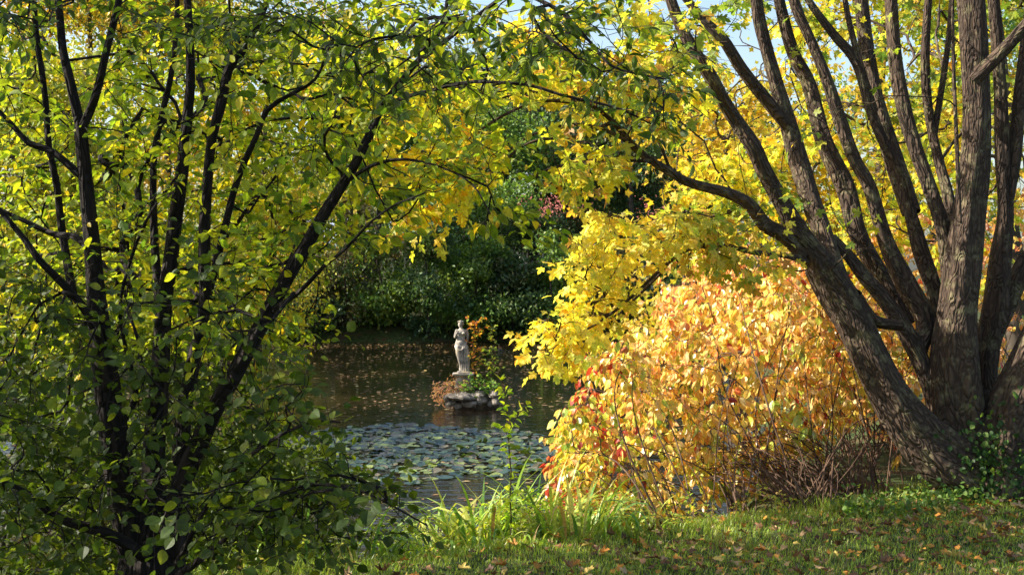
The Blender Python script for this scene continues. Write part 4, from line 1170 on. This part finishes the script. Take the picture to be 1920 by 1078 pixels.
me2 = bpy.data.meshes.new_from_object(tmp.evaluated_get(dg))
tmp.modifiers.clear(); tmp.data = me2
if not me2.materials: me2.materials.append(M_STONE)
tmp.parent = st
g = G(); sqloft(g, [(.115, .001), (.115, .028), (.10, .034)], 0, 0, .2); g.build("plinth", M_STONE, st)

# ------------------------------------------------------------------ small plants helper
def plant(name, label, base, tgts, pal, size, tp, tip=.0016, leafmat=M_LEAF, last=.4, gap=.07, tl=(.03, .08), K=3, droop=.2, stemw=.004, cat="plant", bark=M_TWIG, cosw=.5, rnd=.5, group=None, lift=.5):
    base = np.asarray(base, float)
    r = empty(name, base, label, cat, group)
    T = Tree(20000)
    for dx in (0, .02, -.02): 
        T.pos[T.n] = base + (dx, 0, -.02); T.dir[T.n] = (0, 0, 1); T.n += 1
    T.grow(tgts, step=.06, cosw=cosw, wob=.03, lift=lift)
    g = G(); T.wood(g, tip=tip, ex=.35, maxr=stemw * 3)
    S, E = T.twigs(last=last, gap=gap, length=tl)
    prisms(g, S, E, tip * .7, tip * .4)
    pos, yd, nr, sz = leaves_on(S, E, K, size, droop=droop, rnd=rnd, pet=.004)
    g2 = G(); leaves(g2, tp, pos, yd, nr, sz, palette(len(pos), pal))
    g.build("stem", bark, r, smooth=True, origin=base); g2.build("leaves", leafmat, r, origin=base)
    return r


def pxs(rows): return np.array([P(*r) for r in rows])


# island plants
ORL = [(5, (.60, .32, .05)), (3, (.55, .20, .05)), (2, (.45, .42, .06)), (1, (.25, .32, .05))]
b = P(891, 716, SY + .25)
plant("sapling", "slender sapling with orange leaves standing right of the statue", b,
      pxs([(890, 690, SY + .2), (889, 660, SY + .2), (892, 630, SY + .2), (898, 600, SY + .2), (905, 596, SY + .2), (884, 612, SY + .2), (878, 600, SY + .15), (912, 612, SY + .2), (905, 650, SY + .3), (882, 668, SY + .1), (897, 682, SY + .2), (900, 625, SY + .3), (880, 640, SY + .2), (903, 668, SY + .2)]),
      ORL, .075, TP_OV, tip=.004, last=.3, gap=.06, tl=(.02, .06), K=3, cat="sapling", stemw=.003)
b = P(920, 722, SY + .3)
plant("weed", "tall green and yellow weed right of the orange leaved sapling", b, pxs([(921, 690, SY + .3), (918, 660, SY + .3), (920, 632, SY + .3), (928, 645, SY + .35), (930, 672, SY + .3), (912, 680, SY + .3), (938, 690, SY + .35), (908, 655, SY + .4), (925, 615, SY + .3)]),
      [(4, (.20, .30, .05)), (3, (.40, .40, .05)), (2, (.12, .2, .04))], .075, TP_OVN, tip=.003, last=.35, gap=.06, K=3, cat="weed")
b = P(900, 742, SY + .1)
tg = blob(902, 724, 38, 20, SY - .1, SY + .5, 60)
plant("island_plant", "bright green ivy like plant spilling over the island rocks", b, tg, [(4, (.18, .33, .06)), (3, (.28, .42, .08)), (2, (.10, .2, .04))], .055, TP_ROUND, tip=.002, last=.2, gap=.05, K=3)
b = P(848, 748, SY)
tg = np.vstack([blob(838, 735, 34, 22, SY - .15, SY + .4, 80), blob(862, 718, 22, 16, SY - .02, SY + .1, 22)])
plant("dry_plant", "pinkish dry feathery plant at the left end of the island", b, tg, [(5, (.42, .20, .14)), (3, (.50, .32, .20)), (1, (.3, .28, .12))], .036, TP_OVN, tip=.002, last=.3, gap=.035, K=4)

# ------------------------------------------------------------------ water lilies
def pad_mesh(name, r, tilt, curl, col):
    g = G(); n = 22; notch = .35
    a = np.linspace(notch / 2, 2 * math.pi - notch / 2, n)
    V = [(0, 0, .004)]
    for f in (.55, 1.0):
        for t in a:
            V.append((f * r * math.cos(t), f * r * math.sin(t), .004 + curl * r * f * f * (math.sin(t * 2 + 1) * .5 + .5) * (1 if f == 1 else .3)))
    T = [(0, 1 + j, 2 + j) for j in range(n - 1)]
    q = [(1 + j, 1 + n + j, 2 + n + j, 2 + j) for j in range(n - 1)]
    g.add(V, t=T, q=q, col=np.array(col))
    return g


pad_cols = [(.02, .045, .025), (.045, .08, .03), (.10, .085, .04), (.16, .20, .04)]
LC = (-1.15, 19.9)


def in_lily(n):
    out = []
    while len(out) < n:
        x = RNG.uniform(-5.2, .9); y = RNG.uniform(16.6, 23.3)
        d = ((x + 1.6) / 2.5) ** 2 + ((y - 19.9) / 3.1) ** 2
        d2 = ((x + 3.2) / 2.0) ** 2 + ((y - 18.4) / 1.9) ** 2
        if min(d, d2) < 1 + .25 * float(wave(np.array(x * 2), np.array(y * 2))): out.append((x, y))
    return out


base_pads = []
kinds = [("flat round water lily pad floating in the lily bed", .02, 0), ("flat round water lily pad floating in the lily bed", .03, 0), ("upturned green water lily pad with its edge raised above the bed", .5, 1)]
for k, (lab, curl, up) in enumerate(kinds * 2):
    me = pad_mesh("lily_pad", .080, 0, curl, pad_cols[(k * 3 + up * 3) % 4] if not up else (.16, .24, .03))
    o = me.build("lily_pad", M_PAD); COL.objects.unlink(o); base_pads.append((o.data, lab, up)); bpy.data.objects.remove(o)
spots = sorted(in_lily(1750), key=lambda s: s[1])
ind = set(RNG.choice(1300, 299, replace=False).tolist())
gst = G()
for k, (x, y) in enumerate(spots):
    r = random.uniform(.55, 1.35)
    if k in ind:
        md_, lab, up = base_pads[random.choice([0, 1, 3, 4, 0, 3, 2, 5])]
        o = bpy.data.objects.new("lily_pad", md_)
        o.location = (x, y, .004 + .004 * random.random() * 4)
        o.rotation_euler = (random.gauss(.04, .07) + (.0 if not up else -.3), random.gauss(0, .09), random.uniform(0, 6.28))
        o.rotation_mode = 'ZYX'
        o.scale = (r, r, r)
        COL.objects.link(o)
        tag(o, lab, "lily pad", "upturned lily pads in the lily bed" if up else "flat lily pads floating in the lily bed")
    else:
        n = 9; a = np.linspace(.2, 6.0, n) + random.uniform(0, 6)
        tx, ty = random.gauss(0, .09), random.gauss(-.08, .11)
        V = [(x, y, .008)] + [(x + .076 * r * math.cos(t), y + .076 * r * math.sin(t), .015 + (tx * math.cos(t) - ty * math.sin(t)) * .1 + .01 * random.random()) for t in a]
        gst.add(V, t=[(0, 1 + j, 2 + j) for j in range(n - 1)], col=np.array(random.choice(pad_cols)))
tag(gst.build("lily_pads", M_PAD), "smaller crowded lily pads filling the bed between the others", "lily pads", kind="stuff")

# floating leaf litter
n = 5600
yy = 15 + 33 * RNG.random(n) ** .8; xx = RNG.uniform(-8, 8.6, n)
hz = height(xx, yy); k = (hz < -.05) & ((wave(xx, yy, .5, 2) + RNG.normal(size=n) * .4) > -.5)
xx, yy = xx[k], yy[k]; n = len(xx)
pos = np.stack([xx, yy, np.full(n, .006)], 1)
yd = norm(np.stack([RNG.normal(size=n), RNG.normal(size=n), RNG.normal(size=n) * .02], 1)); nr = norm(np.stack([RNG.normal(size=n) * .05, RNG.normal(size=n) * .05 - .01, np.ones(n)], 1))
g = G(); leaves(g, T_simple(.3, .015, .02), pos, yd, nr, RNG.uniform(.06, .14, n), palette(n, [(5, (.26, .16, .07)), (3, (.42, .29, .13)), (3, (.14, .08, .035)), (.6, (.5, .40, .12))]), curl=.6)
tag(g.build("floating_leaves", M_DEAD), "brown fallen leaves scattered over the dark pond water", "floating leaves", kind="stuff")

# ------------------------------------------------------------------ bank plants
def blades(g, base, n, L, w, spread, cols, arch=1.0, seg=7):
    base = np.asarray(base, float)
    a = RNG.uniform(0, 2 * math.pi, n); r = RNG.random(n) ** .5 * spread
    b = base + np.stack([r * np.cos(a), r * np.sin(a), np.zeros(n)], 1)
    b[:, 2] = height(b[:, 0], b[:, 1]) - .02
    az = a + RNG.normal(size=n) * .8
    ln = L * RNG.uniform(.55, 1.15, n); bend = arch * RNG.uniform(.3, 1.5, n)
    out = np.stack([np.cos(az), np.sin(az), np.zeros(n)], 1); sd = np.stack([-np.sin(az), np.cos(az), np.zeros(n)], 1)
    el0 = RNG.uniform(1.15, 1.5, n)
    V = np.zeros((n, seg + 1, 2, 3)); p_ = b.copy()
    tw = RNG.uniform(-.8, .8, n)
    for s in range(seg + 1):
        f = s / seg
        el = el0 - bend * f ** 1.6 * 1.6
        ww = w * (1 - f ** 2.5) * (.7 + .6 * min(1, f * 3)) * .5 + .0006
        sdd = sd * np.cos(tw * f)[:, None] + np.array([0, 0, 1.0]) * np.sin(tw * f)[:, None]
        V[:, s, 0] = p_ - sdd * ww; V[:, s, 1] = p_ + sdd * ww
        p_ = p_ + (out * np.cos(el)[:, None] + np.array([0, 0, 1.0]) * np.sin(el)[:, None]) * (ln / seg)[:, None]
    j = np.arange(seg) * 2
    q = np.stack([j, j + 1, j + 3, j + 2], -1)
    Q = (np.arange(n)[:, None, None] * (seg + 1) * 2 + q[None]).reshape(-1, 4)
    g.add(V.reshape(-1, 3), q=Q, col=np.repeat(palette(n, cols), (seg + 1) * 2, 0))


IRIS = [(5, (.28, .42, .06)), (4, (.44, .50, .10)), (2, (.13, .26, .06)), (1.5, (.60, .56, .22)), (.7, (.45, .28, .12))]
clumps = [(838, 1.05, 110, .85, .018, "clump of tall upright sword leaves left of the green sapling"), (905, .75, 90, .75, .018, "clump of arching sword leaves just left of the green sapling"),
          (1010, .8, 80, .72, .016, "clump of arching strap leaves right of the green sapling"), (1075, .35, 80, .62, .018, "clump of drooping strap leaves at the foot of the orange shrub"),
          (1120, .45, 60, .42, .018, "low clump of strap leaves under the shrub's left end"), (760, .9, 45, .45, .016, "thin clump of strap leaves behind the dark low branch"),
          (660, .6, 60, .55, .016, "shaded clump of pale strap leaves below the dark branch"), (540, .7, 70, .55, .016, "shaded clump of strap leaves in the lower left centre"),
          (430, .8, 60, .5, .016, "shaded clump of strap leaves right of the dark stems"), (960, .3, 36, .30, .012, "short tuft of grassy leaves at the lawn edge under the green sapling"),
          (1190, .35, 40, .35, .014, "short tuft of strap leaves below the yellow shrub"), (880, 1.6, 60, .6, .016, "clump of sword leaves nearest the water in the middle")]
for px, d, n, Lb, w, lab in clumps:
    # find ground point on ray column px at distance d beyond the edge
    t = (px - 960) / F
    # (t*Y - EP0)*EN0 + (Y-EP1)*EN1 = d
    Y = (d + EP[0] * EN[0] + EP[1] * EN[1]) / (t * EN[0] + EN[1])
    x = t * Y
    g = G(); z = H(x, Y); blades(g, (x, Y, z), n, Lb * (.72 + .2 * d), w, .24, IRIS, arch=1.65)
    tag(g.build("strap_leaf_clump", M_GRASS, origin=(x, Y, z)), lab, "plant", "clumps of strap leaves along the bank")


def col_ground(px, d):
    t = (px - 960) / F
    Y = (d + EP[0] * EN[0] + EP[1] * EN[1]) / (t * EN[0] + EN[1])
    return np.array((t * Y, Y, H(t * Y, Y)))


# green sapling in front of the water
b = col_ground(958, .35); Yb = b[1]
BG = [(5, (.46, .62, .05)), (3, (.58, .66, .06)), (1, (.3, .48, .04))]
plant("sapling", "thin sapling with small bright yellow green leaves in front of the pond", b,
      pxs([(957, 940, Yb), (958, 900, Yb), (956, 860, Yb), (953, 820, Yb), (953, 780, Yb), (948, 740, Yb), (944, 702, Yb), (932, 794, Yb), (966, 786, Yb), (984, 765, Yb + .05), (940, 715, Yb), (945, 765, Yb)]),
      BG, .046, TP_OV, tip=.0022, last=.2, gap=.04, tl=(.01, .03), K=3, cat="sapling", stemw=.0015, lift=.1, cosw=.9)
# weeds beside it
for px, d, py0_, rx, n, pal, lab in [(985, .55, 900, 45, 70, BG, "bushy bright yellow green weed at the foot of the sapling"), (920, .6, 930, 40, 45, BG, "small leafy green weed among the sword leaves"), (1035, .6, 950, 40, 50, [(4, (.25, .38, .05)), (2, (.4, .44, .06))], "leafy green weed left of the shrub's red leaves"),
                                (600, .9, 960, 70, 60, BG, "sunlit green weed behind the low dark branch"), (500, 1.2, 960, 70, 50, [(4, (.3, .36, .05)), (2, (.45, .3, .06))], "yellowish weed behind the lower left branch"),
                                (1160, .5, 945, 50, 60, [(4, (.35, .42, .05)), (3, (.5, .42, .08))], "small leafy weed at the shrub's foot left"), (1290, .35, 950, 60, 60, [(4, (.3, .40, .05)), (3, (.55, .40, .08))], "small leafy weed under the shrub's middle"),
                                (1430, .25, 935, 60, 50, [(4, (.3, .36, .05)), (3, (.5, .35, .1))], "small leafy weed under the bare shrub twigs"), (750, .5, 985, 60, 50, BG, "low leafy weed at the lawn's left end"),
                                (1080, .9, 900, 50, 50, S_RED, "red and orange leaved weed beside the shrub's left end")]:
    b = col_ground(px, d)
    t = blob(px, (py0_ + HY + (CAMZ - b[2]) / b[1] * F) / 2, rx, 42, b[1] - .2, b[1] + .3, n)
    t = t[t[:, 2] > height(t[:, 0], t[:, 1]) + .03]
    plant("weed", lab, b, t, pal, .028, TP_OV, tip=.0014, last=.2, gap=.05, tl=(.02, .05), K=3, cat="weed")

# ivy and ground cover at the maple's foot
IVY = [(4, (.035, .08, .02)), (3, (.06, .13, .03)), (2, (.14, .22, .05))]
c = P(1880, 900, 9.45); n = 900
a = RNG.uniform(0, 6.28, n)
pos = np.stack([c[0] + RNG.normal(size=n) * .16, 9.50 + RNG.normal(size=n) * .05, 1.0 + np.abs(RNG.normal(size=n)) * .25], 1)
g = G(); leaves(g, TP_ROUND, pos, norm(RNG.normal(size=(n, 3)) * .5 + (0, -.3, -.6)), norm(RNG.normal(size=(n, 3)) * .5 + (0, -1, .4)), RNG.uniform(.025, .05, n), palette(n, IVY))
ivr = tag(g.build("ivy", M_LEAF, origin=(c[0], 9.5, 1.0)), "dark ivy climbing the foot of the maple trunk", "ivy")
n = 1700
px_ = RNG.uniform(1560, 1960, n); d = RNG.normal(size=n) * .16 + .12
x = (px_ - 960) / F * 9.3; y = EP[1] + (d + (x - EP[0]) * -EN[0]) / EN[1] - .15
pos = np.stack([x, y, height(x, y) + np.abs(RNG.normal(size=n)) * .06], 1)
g = G(); leaves(g, TP_ROUND, pos, norm(RNG.normal(size=(n, 3)) * .7 + (0, -.2, .2)), norm(RNG.normal(size=(n, 3)) * .4 + (0, -.2, 1)), RNG.uniform(.02, .045, n), palette(n, [(4, (.10, .19, .04)), (3, (.18, .28, .06)), (1, (.3, .3, .08))]))
tag(g.build("ground_cover", M_LEAF), "low green creeping ground cover round the maple's foot", "ground cover", kind="stuff")

# ------------------------------------------------------------------ lawn grass
n = 150000
x = RNG.uniform(-2.6, 6.6, n); y = RNG.uniform(5.9, 11.4, n)
d = edge_d(x, y); k = (d < .55 + RNG.normal(size=n) * .12) & (np.abs(x / y) < .60)
x, y, d = x[k], y[k], d[k]; n = len(x)
z = height(x, y)
Lg = RNG.uniform(.018, .045, n) * (1 + .8 * smooth(d, -.3, .4)) * (1 + .3 * wave(x, y, 3.0))
az = RNG.uniform(0, 6.28, n); ln = RNG.uniform(.1, .9, n)
tip_ = np.stack([np.cos(az) * ln, np.sin(az) * ln, np.ones(n)], 1) * Lg[:, None]
sd = np.stack([-np.sin(az + RNG.normal(size=n)), np.cos(az), np.zeros(n)], 1); w = RNG.uniform(.0016, .0032, n)[:, None]
b = np.stack([x, y, z - .004], 1)
mid = b + tip_ * .55 * np.array([.6, .6, 1.15])
V = np.stack([b - sd * w, b + sd * w, mid + sd * w * .8, mid - sd * w * .8, b + tip_], 1)
o5 = np.arange(n)[:, None] * 5
g = G(); g.add(V.reshape(-1, 3), q=o5 + np.array([[0, 1, 2, 3]]), t=o5 + np.array([[3, 2, 4]]),
               col=np.repeat(palette(n, [(5, (.21, .32, .04)), (3, (.32, .41, .05)), (2, (.34, .40, .07)), (1, (.38, .34, .13))], .25), 5, 0))
tag(g.build("grass", M_GRASS), "short lawn grass along the bank at the bottom of the view", "grass", kind="stuff")

# fallen leaves on the lawn
FALL = {"brown": (.22, .11, .045), "orange": (.55, .24, .04), "yellow": (.58, .42, .10), "dark brown": (.10, .045, .02), "tan": (.40, .26, .12)}
fm = {}
for nm, c_ in FALL.items():
    ms_ = []
    for v in range(2):
        g = G(); pz = np.zeros((1, 3)); tp = T_maple(drop=-.25 + .5 * v, fold=.3 - .15 * v)
        leaves(g, tp, pz, np.array([[0, 1., 0]]), np.array([[0, 0, 1.]]), .068, np.array([c_]), curl=.1)
        o = g.build("fallen_leaf", M_DEAD); COL.objects.unlink(o); ms_.append(o.data); bpy.data.objects.remove(o)
    fm[nm] = ms_


def lawn_pts(n, pmin=-1.8):
    out = []
    while len(out) < n:
        x = random.uniform(-1.5, 4.3); y = random.uniform(6.8, 10.2)
        d = float(edge_d(x, y)); py = HY + 1.6 / y * F
        if d < .25 and abs(x / y) < .38 and py < 1100 and random.random() < (.35 + .65 * min(1, max(0, -d / .9)) + .3 * (x > 2.3)): out.append((x, y))
    return out


names = ["brown"] * 4 + ["orange"] * 3 + ["yellow"] * 2 + ["dark brown"] * 3 + ["tan"] * 2
for x, y in sorted(lawn_pts(290), key=lambda s: s[1]):
    nm = random.choice(names); v = random.randrange(2)
    o = bpy.data.objects.new("fallen_leaf", fm[nm][v])
    o.location = (x, y, H(x, y) + random.uniform(.018, .035))
    s = random.uniform(.5, 1.1)
    o.scale = (s * random.uniform(.7, 1.1), s, s * random.uniform(.8, 2)); o.rotation_euler = (random.uniform(-.5, .5), random.uniform(-.5, .5), random.uniform(0, 6.28))
    COL.objects.link(o)
    tag(o, nm + " fallen leaf lying on the lawn grass", "fallen leaf", nm + " fallen leaves on the lawn")
pts = np.array(lawn_pts(1000)); n = len(pts)
pos = np.stack([pts[:, 0], pts[:, 1], height(pts[:, 0], pts[:, 1]) + RNG.uniform(.008, .03, n)], 1)
g = G(); leaves(g, TP_MS, pos, norm(RNG.normal(size=(n, 3)) * (1, 1, .35)), norm(RNG.normal(size=(n, 3)) * .45 + (0, 0, 1)), RNG.uniform(.025, .055, n),
                palette(n, [(4, FALL["brown"]), (3, FALL["orange"]), (2, FALL["tan"]), (3, FALL["dark brown"]), (1, FALL["yellow"])]), curl=1.0)
tag(g.build("leaf_litter", M_DEAD), "small crumpled leaf litter strewn between the larger fallen leaves", "leaf litter", kind="stuff")
print("done", len(bpy.data.objects))
